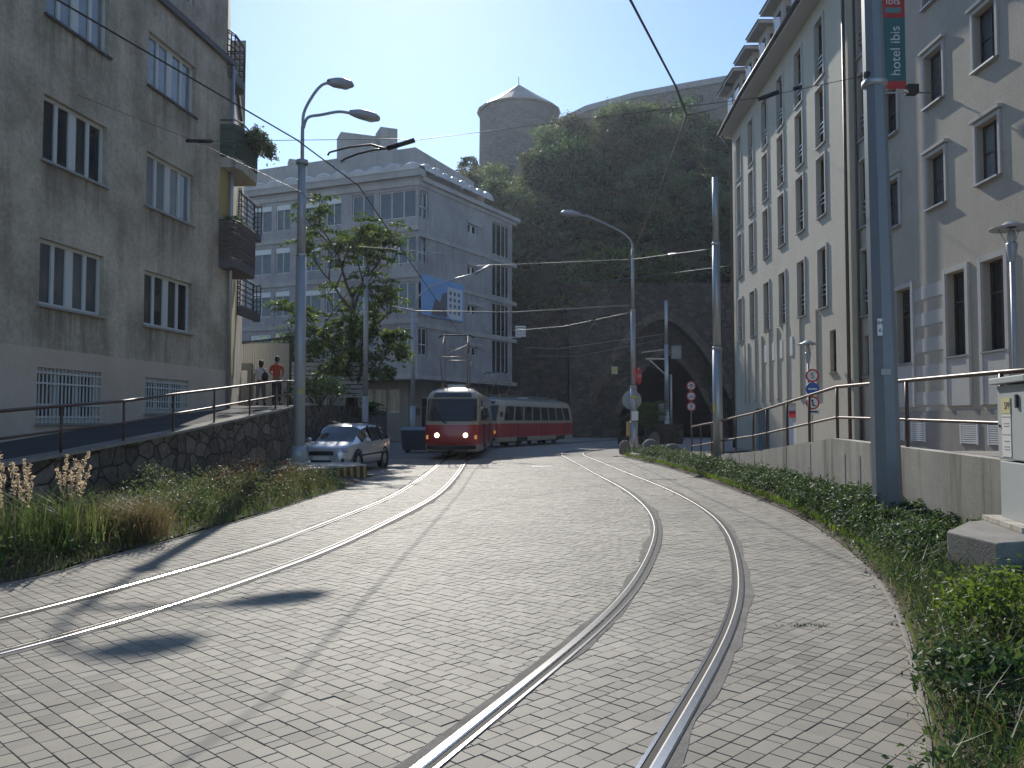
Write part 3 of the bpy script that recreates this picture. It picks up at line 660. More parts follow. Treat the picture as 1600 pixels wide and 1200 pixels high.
balcony(9.45, 'green', 24.35, 26.4, -8.22, 'balcony with green slatted railing'); balcony(6.45, 'brown', 24.35, 26.4, -8.25, 'balcony with brown slatted railing')
balcony(12.35, 'bars', 24.7, 26.2, -8.60); balcony(5.7, 'bars', 29.2, 31.6, -9.9); balcony(8.75, 'bars', 29.2, 31.6, -9.9)
mb = MB(); mb.fbox(F, 16.5, 17.05, 7.75, 9.1, .0, .012); mb.fbox(F2, .05, 3, 3.1, 9.1, .0, .02); mb.build('side_wall_paint', simple('ochre_paint', (.42, .33, .13), .85), apt)
# plants on balconies
pp, nn = shrub_pts((-7.85, 25.6, 10.15), (.45, .7, .6), 1900); pp[:, 2] -= np.clip(pp[:, 0] + 7.9, 0, 1) * .5
tag(leaf_mesh('balcony_plant', pp, .13, L_weed, nrm=nn), 'bushy plant spilling over the green balcony railing', 'plant')
pp, nn = shrub_pts((-8.6, 24.9, 7.65), (.5, .3, .14), 260)
tag(leaf_mesh('balcony_plant', pp, .1, L_bed, nrm=nn), 'small plants along the top of the brown slatted balcony', 'plant')

# ---------------------------------------------------------------- concrete office block
OC = (-7.4, 65.0); FL, LL = plane_map((-25.6, 72.6), OC); FR, LR = plane_map(OC, (0.0, 78.4))
off = thing('office_building', 'long concrete office block with ribbon windows behind the tree and tram', 'building', (0, 0, 0))
vr = [(17.75, 20.0), (14.1, 16.3), (10.45, 12.6), (6.8, 8.95)]
lw = []
for j, (c, d) in enumerate(vr):
    for k in range(7): lw.append((.8 + k * 2.55, .8 + k * 2.55 + (1.5 if k % 2 == 0 else 2.1), c, d - (.0 if k % 3 else .1)))
    lw[-1] = (LL - 3.6, LL - .25, c, d)
    if j: lw.pop(); lw.append((LL - 2.6, LL - .2, c, d))
mb = MB(); facade(mb, FL, 0, LL, 4.9, 21.0, lw, .25)
rw = [(.12, 1.35, c, d) for c, d in vr] + [(7.35, 8.9, v, v + .75) for v in (18.0, 14.35, 10.9, 7.3)] + [(11.6, 14.9, v, v + 3.0) for v in (16.85, 13.05, 9.4, 6.0)]
facade(mb, FR, 0, LR, 4.9, 21.0, rw, .25)
mb.quad(FR(LR, 4.9, 0), FR(LR, 21, 0), FR(LR, 21, -9), FR(LR, 4.9, -9)); mb.quad(FL(0, 2, 0), FL(0, 21, 0), FL(0, 21, -12), FL(0, 2, -12))
mb.quad(FL(0, 21, 0), FL(LL, 21, 0), FR(LR, 21, 0), FL(0, 21, -18))
mb.quad(FL(0, 4.9, 0), FL(LL, 4.9, 0), FR(LR, 4.9, 0), FL(0, 4.9, -18)); mb.build('wall', M_office, off)
mb = MB()
for v in (4.9, 9.3, 12.95, 16.65, 20.25): mb.fbox(FL, 0, LL + .1, v, v + (.38 if v > 5 else .45), -.1, .12)
for v in (4.9, 9.0, 12.55, 16.2, 20.25): mb.fbox(FR, 0.05, LR + .8, v, v + .34, -.1, .10)
parts(mb, 'floor_band', M_offlt, off)
mb = MB(); mb.fbox(FL, -.2, LL + .35, 20.95, 21.5, -.6, .35); mb.fbox(FR, .36, LR + 1.1, 20.6, 20.95, -.6, .34); mb.build('parapet', M_offlt, off)
# scalloped protective sheet lying along the parapet
mb = MB()
def scallop(Fm, u0, u1, n):
    for k in range(n):
        a_, b_ = u0 + (u1 - u0) * k / n, u0 + (u1 - u0) * (k + 1) / n; S = 8; pr = None
        for i in range(S + 1):
            s = i / S; u = a_ + (b_ - a_) * s; zt = 22.05 - .25 + .36 * math.sin(math.pi * s) ** .7 + .06 * math.sin(k * 2.1); row = [Fm(u, 21.45, .42), Fm(u, 21.45 + (zt - 21.45) * .75, .40), Fm(u, zt, .18), Fm(u, zt - .02, -.5), Fm(u, 21.45, -.62)]
            if pr:
                for q in range(4): mb.quad(pr[q], row[q], row[q + 1], pr[q + 1])
            pr = row
scallop(FL, 0, LL + .3, 12); scallop(FR, .3, LR - 4.2, 8); mb.build('parapet_sheet', plaster('pale_sheet', (.46, .44, .42), (.58, .56, .54), (.36, .34, .33), 1, .3, 10, .5, .38), off, weld=True)
pen = [FL(0, 0, -3.4)[:2], FL(LL - 2.2, 0, -3.4)[:2], FR(LR - 1, 0, -3.6)[:2], FR(LR - 1, 0, -9)[:2], FL(0, 0, -9)[:2]]
mb = MB(); mb.prism(pen, 21.1, 24.6); mb.build('penthouse', M_offlt, off)
mb = MB(); p = FL(10.8, 0, -5); mb.box((p[0], p[1], 25.5), (3.4, 2, 2.6), .38); p = FL(13.6, 0, -5.2); mb.box((p[0], p[1], 25.6), (1.5, 2, 2.9), .38); p = FL(4, 0, -5); mb.box((p[0], p[1], 24.9), (1.2, 1.2, 1.2), .38); parts(mb, 'roof_hut', M_offlt, off)
for k, (a, b, c, d) in enumerate(lw):
    win(FL, off, a, b, c, d, .2, M_white, M_glassb, [(a + (b - a) * .5, .07)] if b - a < 2.2 else [(a + (b - a) / 3, .08), (a + (b - a) * 2 / 3, .08)], (), .08, None, None, blind=(.45 if k % 7 < 5 else 0))
for a, b, c, d in rw:
    if d - c < 1: win(FR, off, a, b, c, d, .2, M_white, M_glass, [((a + b) / 2, .3)], (), .07)
    elif b - a > 2: win(FR, off, a, b, c, d, .2, M_white, M_glass, [(a + .95, .07), (a + 1.85, .07), (a + 2.6, .07)], (), .07)
    else: win(FR, off, a, b, c, d, .2, M_white, M_glass, [((a + b) / 2, .08)], [(c + (d - c) * .4, .07)], .07)
mb = MB()
for a, b, c, d in rw:
    if 1 > d - c: mb.fbox(FR, a - .1, b + .9, d + .02, d + .34, -.02, .09)
parts(mb, 'window_hood', M_offlt, off)
# recessed ground floor
gl = [FL(0, 0, -2.4)[:2], FL(LL - 2.2, 0, -2.4)[:2], FR(LR, 0, -2.6)[:2]]
mb = MB(); 
Fg1, lg1 = plane_map(gl[0], gl[1]); Fg2, lg2 = plane_map(gl[1], gl[2]); gops = [(lg1 - 4.5 + k * 1.3, lg1 - 3.4 + k * 1.3, 2.3, 4.2) for k in range(3)]
facade(mb, Fg1, 0, lg1, -.1, 4.9, gops, .15); facade(mb, Fg2, 0, lg2, -.1, 4.9, [(2 + k * 2.6, 3.9 + k * 2.6, .9, 3.6) for k in range(4)], .15)
mb.build('ground_floor_wall', plaster('ground_floor_plaster', (.2, .18, .16), (.26, .235, .21), (.13, .12, .1), .6, .5, 20, .2), off)
for o in gops: win(Fg1, off, *o, .12, M_white, M_glass, [((o[0] + o[1]) / 2, .06)], (), .06)
for k in range(4): win(Fg2, off, 2 + k * 2.6, 3.9 + k * 2.6, .9, 3.6, .12, M_white, M_glass, [(2.95 + k * 2.6, .06)], (), .06)
# banner: blue sky and a white building on a stretched sheet
t = thing('banner', 'wide printed banner with blue sky and a pale building hung on the concrete wall', 'banner', FR(3.4, 10.0, .16))
o3 = Vector(FR(3.4, 10.0, .16)); sub = lambda u, v, q: tuple(Vector(FR(u, v, q)) - o3)
mb = MB(); mb.fbox(sub, .25, 6.5, 10.0, 13.2, .12, .15); mb.build('sheet', simple('banner_blue', (.20, .36, .62), .5, var=.3, scale=.6), t)
mb = MB(); mb.fbox(sub, 4.0, 6.3, 10.1, 12.7, .151, .156); mb.build('printed_facade', simple('print_white', (.55, .58, .62), .5, var=.1), t)
mb = MB()
for i in range(3):
    for j in range(4): mb.fbox(sub, 4.3 + i * .65, 4.6 + i * .65, 10.5 + j * .52, 10.8 + j * .52, .157, .160)
mb.poly([sub(1.6, 10.1, .157), sub(3.9, 10.1, .157), sub(3.9, 12.2, .157), sub(3.2, 12.0, .157), sub(2.9, 11.3, .157), sub(2.2, 11.5, .157)])
parts(mb, 'printed_window', simple('print_brown', (.13, .11, .12), .5, var=.3), t)

# ---------------------------------------------------------------- castle on the hill
tw = thing('castle_tower', 'round stone castle tower with low conical roof on the hilltop', 'tower', (1.23, 150.0, 36.5)); CK = 1.23; tw.scale = (CK, CK, CK)
mb = MB(); mb.lathe([(6.1, -4), (5.9, 8), (5.8, 17.3)], n=48); mb.build('tower_wall', M_castle, tw)
mb = MB(); mb.lathe([(5.75, 17.2), (6.15, 17.15), (6.25, 17.4), (3.2, 19.45), (.05, 21.7)], n=18, smooth=False); mb.build('roof', M_croof, tw)
mb = MB(); mb.tube([(0, 0, 21), (0, 0, 22.9)], .05, 6); mb.build('lightning_rod', M_dark, tw)
mb = MB()
for az, z, w, h in ((-105, 6.8, 1.5, 1.7), (-98, 1.2, .9, 1.2), (-85, 1.3, .8, 1.1)):
    a = R(az); mb.box((5.86 * math.cos(a), 5.86 * math.sin(a), z), (w, .35, h), a + math.pi / 2)
parts(mb, 'loophole', simple('loophole_dark', (.05, .04, .035), .95), tw)
wl = [(6.2, 121.5), (11, 121), (18, 119.5), (26, 116.5), (34, 112), (42, 105)]; wt = [46.2, 48.4, 49.8, 50.2, 49.9, 48.6]; wl = [(a * 1.23, b * 1.23) for a, b in wl]; wt = [1.65 + (z - 1.65) * 1.23 for z in wt]
cwl = thing('castle_wall', 'long curved castle rampart with tiled coping running right from the round tower', 'wall', (0, 0, 0))
mb = MB(); mr = MB()
for (a, b, za, zb) in zip(wl[:-1], wl[1:], wt[:-1], wt[1:]):
    mb.hexa([(a[0], a[1], 28), (b[0], b[1], 28), (b[0], b[1] + 2.5, 28), (a[0], a[1] + 2.5, 28), (a[0], a[1], za - 1.3), (b[0], b[1], zb - 1.3), (b[0], b[1] + 2.5, zb - 1.3), (a[0], a[1] + 2.5, za - 1.3)])
    mr.hexa([(a[0], a[1] - .3, za - 1.42), (b[0], b[1] - .3, zb - 1.42), (b[0], b[1] + 2.7, zb - 1.3), (a[0], a[1] + 2.7, za - 1.3), (a[0], a[1] + 1, za + .1), (b[0], b[1] + 1, zb + .1), (b[0], b[1] + 1.5, zb + .1), (a[0], a[1] + 1.5, za + .1)])
mb.build('rampart', M_castle, cwl); mr.build('coping', M_croof, cwl)
mb = MB()
for k, x in enumerate((11.3, 16.6, 24.6, 33)):
    y = np.interp(x, [w[0] for w in wl], [w[1] for w in wl]); z = np.interp(x, [w[0] for w in wl], wt); mb.box((x, y - .02, z - 3.6), (.7, .3, 1.1))
parts(mb, 'loophole', MATS['loophole_dark'], cwl)

# ---------------------------------------------------------------- tunnel portal and hillside
PY = 80.0
po = thing('tunnel_portal', 'dark stone tunnel portal with a pointed arch at the foot of the hill', 'tunnel', (15.1, PY, 0))
def arch(cx, hw, h, n=28):
    pts = [(cx - hw, -.1), (cx - hw, h * .28)]
    for k in range(1, n):
        s = k / n; x = -hw + 2 * hw * s; pts.append((cx + x, h * .28 + h * .72 * (1 - abs(x / hw) ** 1.75)))
    return pts + [(cx + hw, h * .28), (cx + hw, -.1)]
ao = arch(-.6, 6.7, 11.4); ai = arch(0, 4.5, 8.1)
mb = MB()
def wall_with_hole(mb, hole, x0, x1, top, y):
    pts = hole; tops_ = [(x0, top)]
    for k in range(len(pts) - 1):
        a, b = pts[k], pts[k + 1]; mb.quad((a[0], y, a[1]), (b[0], y, b[1]), (b[0], y, top), (a[0], y, top)) if abs(a[0] - b[0]) > 1e-6 else None
    mb.quad((x0, y, -.1), (pts[0][0], y, -.1), (pts[0][0], y, top), (x0, y, top)); mb.quad((pts[-1][0], y, -.1), (x1, y, -.1), (x1, y, top), (pts[-1][0], y, top))
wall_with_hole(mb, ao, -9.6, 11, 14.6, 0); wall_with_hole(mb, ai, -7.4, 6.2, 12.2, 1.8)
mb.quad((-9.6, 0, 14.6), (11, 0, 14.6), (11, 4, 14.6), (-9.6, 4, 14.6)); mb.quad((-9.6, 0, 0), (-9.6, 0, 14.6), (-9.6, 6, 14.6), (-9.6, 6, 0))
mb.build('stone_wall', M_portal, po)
mb = MB()
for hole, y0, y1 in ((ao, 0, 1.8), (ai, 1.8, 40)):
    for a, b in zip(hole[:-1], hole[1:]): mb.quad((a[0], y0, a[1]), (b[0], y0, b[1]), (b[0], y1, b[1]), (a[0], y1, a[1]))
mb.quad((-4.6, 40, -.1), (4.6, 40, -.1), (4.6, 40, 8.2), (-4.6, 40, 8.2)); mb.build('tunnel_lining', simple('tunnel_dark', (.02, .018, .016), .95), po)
for hole, y, w in ((ao, -.12, .8), (ai, 1.66, .55)):
    mb = MB(); c0 = hole[len(hole) // 2][0]
    def outw(p, w):
        v = Vector((p[0] - c0, p[1] * .75 - 1)); v.normalize(); return (p[0] + v.x * w, p[1] + v.y * w)
    for k in range(1, len(hole) - 2):
        a, b = hole[k], hole[k + 1]; A_, B_ = outw(a, w), outw(b, w)
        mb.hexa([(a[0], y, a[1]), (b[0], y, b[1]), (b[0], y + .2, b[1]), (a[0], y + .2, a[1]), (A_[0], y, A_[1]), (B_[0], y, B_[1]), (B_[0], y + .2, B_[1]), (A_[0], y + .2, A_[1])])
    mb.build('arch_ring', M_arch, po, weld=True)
mb = MB(); mb.box((.7, .3, 14.75), (20.7, .9, .35)); mb.box((.7, .05, 13.6), (20.6, .3, .22)); mb.build('coping', M_portal, po)
def H(x): return float(np.interp(x, [-60, -30, -14, -8, -2, 4, 10, 18, 30, 60], [14, 20, 27, 29, 31, 35, 38, 39, 37, 30]))
def hill(x, y):
    y0 = 82.5 if x > 4 else 82.5 + max(0, min(1, (4 - x) / 8)) * 2
    b = 14.4 if 4 < x < 26 else (11.5 if x <= 4 else 14)
    if y < y0: return -.5
    if y < y0 + 1.2: return b * (y - y0) / 1.2
    t = min(1, (y - y0 - 1.2) / (112 - y0)); tq = t ** .62; tt = tq - .45 * math.sin(6 * math.pi * (tq + .012 * math.sin(x * .35))) / (6 * math.pi); s = b + (H(x) - b) * tt
    return s + .8 * math.sin(x * .55 + y * .3) * t + .6 * math.sin(x * 1.3 - y * .7) * t * (1 - t) * 3 + (min(max(0, y - 112), 36) * .17) - (max(0, y - 150) * .3)
mb = MB(); xs = np.arange(-70, 71, 1.6); ysn = [80.2, 82.4, 82.6, 83.2, 83.8, 84.6, 85.8] + list(np.arange(87, 190, 1.9))
idx = {}
for i, x in enumerate(xs):
    for j, y in enumerate(ysn): idx[i, j] = len(mb.v); mb.v.append((x, y, hill(x, y)))
for i in range(len(xs) - 1):
    for j in range(len(ysn) - 1):
        if 5.6 < xs[i] < 24.3 and ysn[j] < 83.7: continue
        mb.face((idx[i, j], idx[i + 1, j], idx[i + 1, j + 1], idx[i, j + 1]), True)
M_hill = stone('hill_ground', (.025, .026, .016), (.045, .04, .026), (.016, .018, .01), .8, (1, 1, 1.2), 1)
tag(mb.build('hill', M_hill), kind='structure')
# rock face left of the portal
mb = MB(); 
for k in range(12):
    for j in range(8): pass
gx = np.linspace(-4, 6.6, 24); gz = np.linspace(-.1, 12.4, 20); nzv = rng.normal(0, .28, (24, 20))
for i in range(24):
    for j in range(20): mb.v.append((gx[i], 81.2 - .25 * (6 - gx[i]) * 0 + nzv[i, j] + .12 * gz[j], gz[j]))
for i in range(23):
    for j in range(19): mb.face((i * 20 + j, (i + 1) * 20 + j, (i + 1) * 20 + j + 1, i * 20 + j + 1), True)
tag(mb.build('rock_face', M_portal), kind='structure')
# shrubs over the whole slope: one mass nobody could count
MASS = [[[], [], []] for _ in range(3)]
def hill_ok(x, y, m=0):
    if (x - 1) ** 2 + (y - 122) ** 2 < (7.5 + m) ** 2 or (y > 116 - m and x > 6): return False
    return not (-4.6 < x < 3.6 and y > 111 - m)
def clump(x, y, s, tall, dens, lf, kind, nl):
    """a shrub or small tree of several rounded lobes, so that tops catch the sun and flanks fall into shade"""
    z = hill(x, y); m = MASS[kind]
    for k in range(nl):
        a = random.uniform(0, 6.28); q = s * .62 * random.random() ** .6; r = s * random.uniform(.34, .58)
        c = (x + q * math.cos(a), y + q * math.sin(a), z + tall * random.uniform(.3, 1.0)); n = int(dens * r ** 1.6)
        p, nn = shrub_pts(c, (r, r, r * .8), n); m[0].append(p); m[1].append(nn); m[2].append(rng.uniform(lf * .7, lf * 1.3, n))
for k in range(190):
    x = random.uniform(-22, 34); y = 83 + 36 * random.random() ** .9
    if hill_ok(x, y): clump(x, y, random.uniform(1.0, 2.0), .9, 110, .32, random.choice((0, 0, 0, 1, 2)), 4)
for k in range(62):
    x = random.uniform(-16, 30); y = 84.5 + 28 * random.random()
    if hill_ok(x, y, 2): clump(x, y, random.uniform(2.6, 4.4), random.uniform(3.5, 7.0), 190, .34, random.choice((0, 1, 2, 2)), 9)
for k in range(95):
    x = random.uniform(-3, 30); y = 83.9 + 6.5 * random.random() ** 1.3; clump(x, y, random.uniform(1.5, 2.6), random.uniform(1.0, 2.6), 150, .33, random.choice((0, 0, 1, 2)), 6)
for (p_, n_, s_), mt, nm, lb in zip(MASS, (L_hill, L_hill2, L_hill3), ('hillside_shrubs', 'olive_shrubs', 'pale_shrubs'), ('dense dark green shrubs covering the castle hill above the tunnel', 'olive brown shrubs mixed into the growth on the castle hill', 'pale grey green shrubs mixed into the growth on the castle hill')):
    tag(leaf_mesh(nm, np.vstack(p_), np.concatenate(s_), mt, nrm=np.vstack(n_), jit=.42, aspect=.6), lb, 'shrubs', kind='stuff')
def hill_tree(x, y, zb, h, w, n, label, mat=None):
    t = thing('tree', label, 'tree', (x, y, zb), 0, 'trees on the castle hill')
    mb = MB(); mb.tube([(0, 0, -.5), (.1, 0, h * .4), (.3, .1, h * .8)], [.22, .16, .06], 8)
    for k in range(6): a = k * 1.1; mb.tube([(.1, 0, h * (.3 + .07 * k)), (.1 + w * .35 * math.cos(a), w * .35 * math.sin(a), h * (.5 + .07 * k))], [.09, .03], 6)
    mb.build('trunk', M_bark, t)
    P_, N_ = [], []
    for k in range(14):
        a = random.uniform(0, 6.28); q = random.random() ** .6; zz = random.uniform(.35, .98); c = (w * .42 * q * math.cos(a) * (1.2 - zz * .6), w * .42 * q * math.sin(a) * (1.2 - zz * .6), h * zz); s = w * random.uniform(.14, .24)
        p, nn = shrub_pts(c, (s, s, s * .8), n // 14); P_.append(p); N_.append(nn)
    leaf_mesh('crown', np.vstack(P_), .34, mat or L_hill, t, np.vstack(N_), .5, .6)
hill_tree(-6.3, 118, hill(-6.3, 118) - .5, 9.5, 6.0, 3600, 'thin leafed tree standing just left of the castle tower')
hill_tree(-9.5, 116, hill(-9.5, 116) - 1, 6.0, 5.0, 2600, 'low tree beyond the office roof left of the castle tower')
hill_tree(13.5, 112, 34.5, 9.5, 8.0, 4200, 'tall rounded tree rising in front of the castle rampart', leafmat('brownish_leaves', [(.045, .05, .02), (.07, .065, .025), (.09, .07, .03)], .3))
hill_tree(7.6, 112, 33.5, 8.5, 6.5, 3200, 'dark tree close to the right side of the round tower')
hill_tree(22, 108, 35.5, 8.0, 9, 3800, 'broad tree at the right end of the hill near the hotel roof')
random.seed(5)
for x, y, h, w, lb, mt in ((4.5, 103, 8, 7, 'round tree on the slope just below the castle tower', L_hill3), (11.5, 102, 8.5, 8, 'big bushy tree halfway up the slope below the rampart', L_hill2), (18.5, 99, 8, 8.5, 'wide pale green tree on the slope above the tunnel arch', L_hill3), (25.5, 101, 8, 8, 'dark tree on the slope beside the hotel eaves', L_hill), (-1.5, 97, 6.5, 7, 'grey green tree on the slope to the right of the office roof', L_hill3), (8.5, 93, 6.5, 6.5, 'dark green tree low on the slope behind the centre street lamp head', L_hill), (2.0, 90, 6, 6, 'low spreading tree at the cliff edge beside the office block corner', L_hill2), (15, 90.5, 5.5, 6, 'small leafy tree on the ledge right above the tunnel portal', L_hill)):
    hill_tree(x, y, hill(x, y) - .6, h, w, 3400, lb, mt)
P_, N_ = [], []
for k in range(34):
    x = random.uniform(7.0, 16.5); s = random.uniform(.5, .95); p, nn = shrub_pts((x, PY + random.uniform(-.2, 1.6), 15.6 + random.uniform(-.2, 2.4)), (s, s, s * .9), int(170 * s)); P_.append(p); N_.append(nn)
tag(leaf_mesh('creeper', np.vstack(P_), .3, L_lime, nrm=np.vstack(N_), aspect=.6), 'bright green creeper with sunlight painted into its leaves standing on top of the tunnel portal wall', 'creeper')  # extra ivy, its sunlit look put into the brighter leaf colour
# ivy hanging over the top of the portal wall
P_, N_ = [], []
for k in range(46):
    x = random.uniform(2.5, 17); dz = random.uniform(-.3, 1.9) - (1.2 if x < 6 else 0); s = random.uniform(.5, 1.2)
    p, nn = shrub_pts((x, PY - .1 + random.uniform(-.3, .6), 14.9 + dz - (1.6 if x < 8 else 0) * random.random()), (s * 1.2, s * .8, s * .8), int(150 * s)); P_.append(p); N_.append(nn)
tag(leaf_mesh('ivy', np.vstack(P_), .3, L_tree, nrm=np.vstack(N_), aspect=.7), 'green ivy spilling over the top of the tunnel portal wall', 'ivy')
# ---------------------------------------------------------------- hotel on the right
HA, HB = (13.68, 51.0), (12.86, 31.3)              # long block, far end to near end
FH, LH = plane_map(HA, HB); uY = lambda y: (51.0 - y) / (51.0 - 31.3) * LH
ho = thing('hotel_building', 'tall pale rendered hotel with rows of narrow windows, dormers and wide eaves', 'building', (0, 0, 0))
colY = [49.9, 48.8 - .6, 46.1, 43.2, 40.3, 37.3, 34.5]; colY = [49.2, 46.3, 43.3, 40.4, 37.4, 34.5]
hv = [(16.05, 18.55), (13.2, 15.65), (10.2, 12.7), (6.35, 8.85)]
hop = [(uY(y) - .52, uY(y) + .52, c, d) for y in colY for c, d in hv]
low = [(uY(33.2) - .62, uY(33.2) + .1, 3.6, 5.3)]
gate = (uY(40.8), uY(38.6), .0, 2.45); gate2 = (uY(46), uY(43.2), 0, 2.3)
mb = MB(); facade(mb, FH, 0, LH, -.1, 19.4, hop + low + [gate, gate2], .26)
Fe, Le = plane_map((13.68 + 5, 54.5), HA); facade(mb, Fe, 0, Le, -.1, 19.4, [], .2)     # rounded far end
Fn0, Ln0 = plane_map(HB, (13.5, 31.28)); facade(mb, Fn0, 0, Ln0, -.1, 19.4, [], .2)
mb.quad(Fe(0, -.1, 0), Fe(0, 19.4, 0), (30, 54, 19.4), (30, 54, -.1)); mb.build('wall', M_hotel, ho)
# narrow middle section with the drainpipe, then the long near block
FM, LM = plane_map((13.18, 31.3), (13.16, 29.9)); mv = [(5.55, 8.0), (8.9, 11.4), (12.2, 14.7), (15.4, 17.9)]
mop = [(.15, .95, c, d) for c, d in mv] + [(.25, .8, 3.3, 4.8)]
mb = MB(); facade(mb, FM, 0, LM, -.1, 19.4, mop, .25)
FN, LN = plane_map((13.42, 29.9), (13.42, 4.0)); nu = lambda y: 29.9 - y
nY = [29.05, 26.0, 23.15, 20.0, 16.9, 13.8]; nv = [(8.42, 10.1), (11.72, 13.4), (15.0, 16.7)]
nop = [(nu(y) - .55, nu(y) + .55, c, d) for y in nY for c, d in nv]
ngY = [28.3, 24.95, 23.0, 19.6, 17.6]; ngop = [(nu(y) - .55, nu(y) + .55, 3.6, 6.15) for y in ngY]
facade(mb, FN, 0, LN, -.1, 19.4, nop + ngop, .28)
Fn1, Ln1 = plane_map((13.16, 29.9), (13.45, 29.88)); facade(mb, Fn1, 0, Ln1, -.1, 19.4, [], .1)
mb.build('near_wall', M_hotel2, ho)
# window surrounds and windows
def surround(par, Fm, o, w=.13, q=.07, bottom=.0, hood=0, apron=0):
    mb = MB(); a, b, c, d = o; mb.fbox(Fm, a - w, a - .003, c - bottom, d + w, -.03, q); mb.fbox(Fm, b + .003, b + w, c - bottom, d + w, -.03, q); mb.fbox(Fm, a - .003, b + .003, d + .003, d + w, -.03, q - .003)
    if hood: mb.fbox(Fm, a - .2, b + .2, d + .145, d + .23, -.02, .14)
    if apron: mb.fbox(Fm, a - .003, b + .003, c - 1.5, c - .06, -.03, .05)
    mb.build('window_surround', M_hlight, par)
for o in hop:
    w = win(FH, ho, *o, .2, M_brownf, M_glass, [((o[0] + o[1]) / 2, .05)], [(o[2] + 1.7, .05)], .06, .10, M_sill, bars=(o[2] + .55, o[2] + .75, o[2] + .95)); surround(w, FH, o, .11, .07)
for o in low: win(FH, ho, *o, .2, M_brownf, M_glass, [], [], .06, .08, M_sill)
for o in mop:
    w = win(FM, ho, *o, .2, M_brownf, M_glass, [], [(o[2] + .9, .05)], .06, .10, M_sill, bars=(o[2] + .55, o[2] + .75, o[2] + .95) if o[3] - o[2] > 2 else None)
    if o[3] - o[2] > 2: surround(w, FM, o, .1, .06)
for k, o in enumerate(nop):
    w = win(FN, ho, *o, .24, M_brownf, (M_glassb, M_glass, M_curt, M_glassb)[k % 4], [((o[0] + o[1]) / 2, .06)], [(o[2] + .85, .04)], .06, .14, M_sill); surround(w, FN, o, .11, .06, 0, 1)
for k, o in enumerate(ngop):
    w = win(FN, ho, *o, .26, M_brownf, M_glass, [((o[0] + o[1]) / 2, .06)], [(o[2] + 1.65, .08)], .07, .10, M_sill); surround(w, FN, o, .16, .08, 1.5, 0, 1)
    if k == 0:
        mb = MB()
        for j in range(9): mb.fbox(FN, o[0] + .1, o[1] - .1, 5.4 + j * .075, 5.44 + j * .075, -.22, -.18)
        mb.build('louvre', M_brownf, w)
# eaves, gutter, roof, dormers
ez = 19.4; EV = [(13.68 + 5, 53.6), (13.05, 51.55), (12.62, 45), (12.15, 31.1), (12.7, 30.9), (12.7, 4)]; BK = [(20, 52), (17.6, 49.5), (17.2, 45), (16.9, 31), (17.4, 30.8), (17.4, 4)]
mb = MB(); mg = MB(); ms = MB()
for a, b, c, d in zip(EV[:-1], EV[1:], BK[:-1], BK[1:]):
    mb.quad((a[0], a[1], ez + .3), (b[0], b[1], ez + .3), (d[0], d[1], ez + 4.2), (c[0], c[1], ez + 4.2)); ms.hexa([(a[0], a[1], ez), (b[0], b[1], ez), (d[0], d[1], ez), (c[0], c[1], ez), (a[0], a[1], ez + .12), (b[0], b[1], ez + .12), (d[0], d[1], ez + .12), (c[0], c[1], ez + .12)])
mg.tube([(p[0] - .06, p[1], ez + .2) for p in EV[1:]], .11, 8)
mb.build('roof', M_tile, ho); ms.build('eaves', M_hlight, ho); mg.build('gutter', simple('gutter_dark', (.06, .055, .055), .5, .3), ho)
for y in [51.0] + colY + [31.5]:
    x = np.interp(y, [31.3, 51], [12.86, 13.68]) - .05
    mb = MB(); mb.box((x + 1.2, y, 20.9), (2.4, 1.5, 2.9)); dm = mb.build('dormer', M_hlight, ho)
    mb = MB(); z = 22.2; w = 1.15; mb.prism([(x - .55, y - w), (x + 2.6, y - w), (x + 2.6, y + w), (x - .55, y + w)], z, z + .16); mb.build('dormer_soffit', M_hlight, dm)
    mb = MB(); b_ = [(x - .62, y - w - .05, z + .165), (x + 2.6, y - w - .05, z + .165), (x + 2.6, y + w + .05, z + .165), (x - .62, y + w + .05, z + .165)]
    mb.poly([b_[0], b_[1], (x + 2.6, y, z + .75), (x + .5, y, z + .75)]); mb.poly([b_[3], b_[2], (x + 2.6, y, z + .75), (x + .5, y, z + .75)]); mb.poly([b_[0], b_[3], (x + .5, y, z + .75)]); mb.poly(b_); mb.build('dormer_roof', M_tile, dm)
    mb = MB(); mb.box((x - .01, y, 21.0), (.05, .9, 1.5)); mb.box((x + .6, y - .76, 21.1), (.9, .04, 1.4)); mb.build('dormer_window', M_glass, dm)
# pilaster strips, plinth, vents, gate details, drainpipes
mb = MB()
for k, y in enumerate((48, 47.2, 45.6, 44.2, 42.7, 41.2, 39.6, 37.5, 35.2)): mb.fbox(FH, uY(y) - .55, uY(y) - .1, 2.7, 6.0 + .05 * k, -.02, .09)
parts(mb, 'pilaster', M_hotel, ho)
mb = MB()
for y in (43.9, 42.4, 41, 39.3): mb.fbox(FH, uY(y) + .05, uY(y) + .45, 4.7, 5.6, -.01, .05)
parts(mb, 'vent_panel', M_signw, ho)
mb = MB(); mb.fbox(FN, 0, LN, -.1, 1.95, -.02, .02); mb.build('plinth', plaster('hotel_plinth', (.27, .25, .225), (.32, .295, .265), (.2, .185, .165), .7, .4, 30, .2), ho)
mb = MB()
for a, b in ((2.05, 4.3),):
    for j in range(5): mb.fbox(FN, a, b, 2.15 + j * .86, 2.15 + j * .86 + .43, -.01, .015)
mb.fbox(FN, 9.4, 12.0, 2.15, 6.3, -.01, .014); parts(mb, 'pale_stripe', M_hlight, ho)
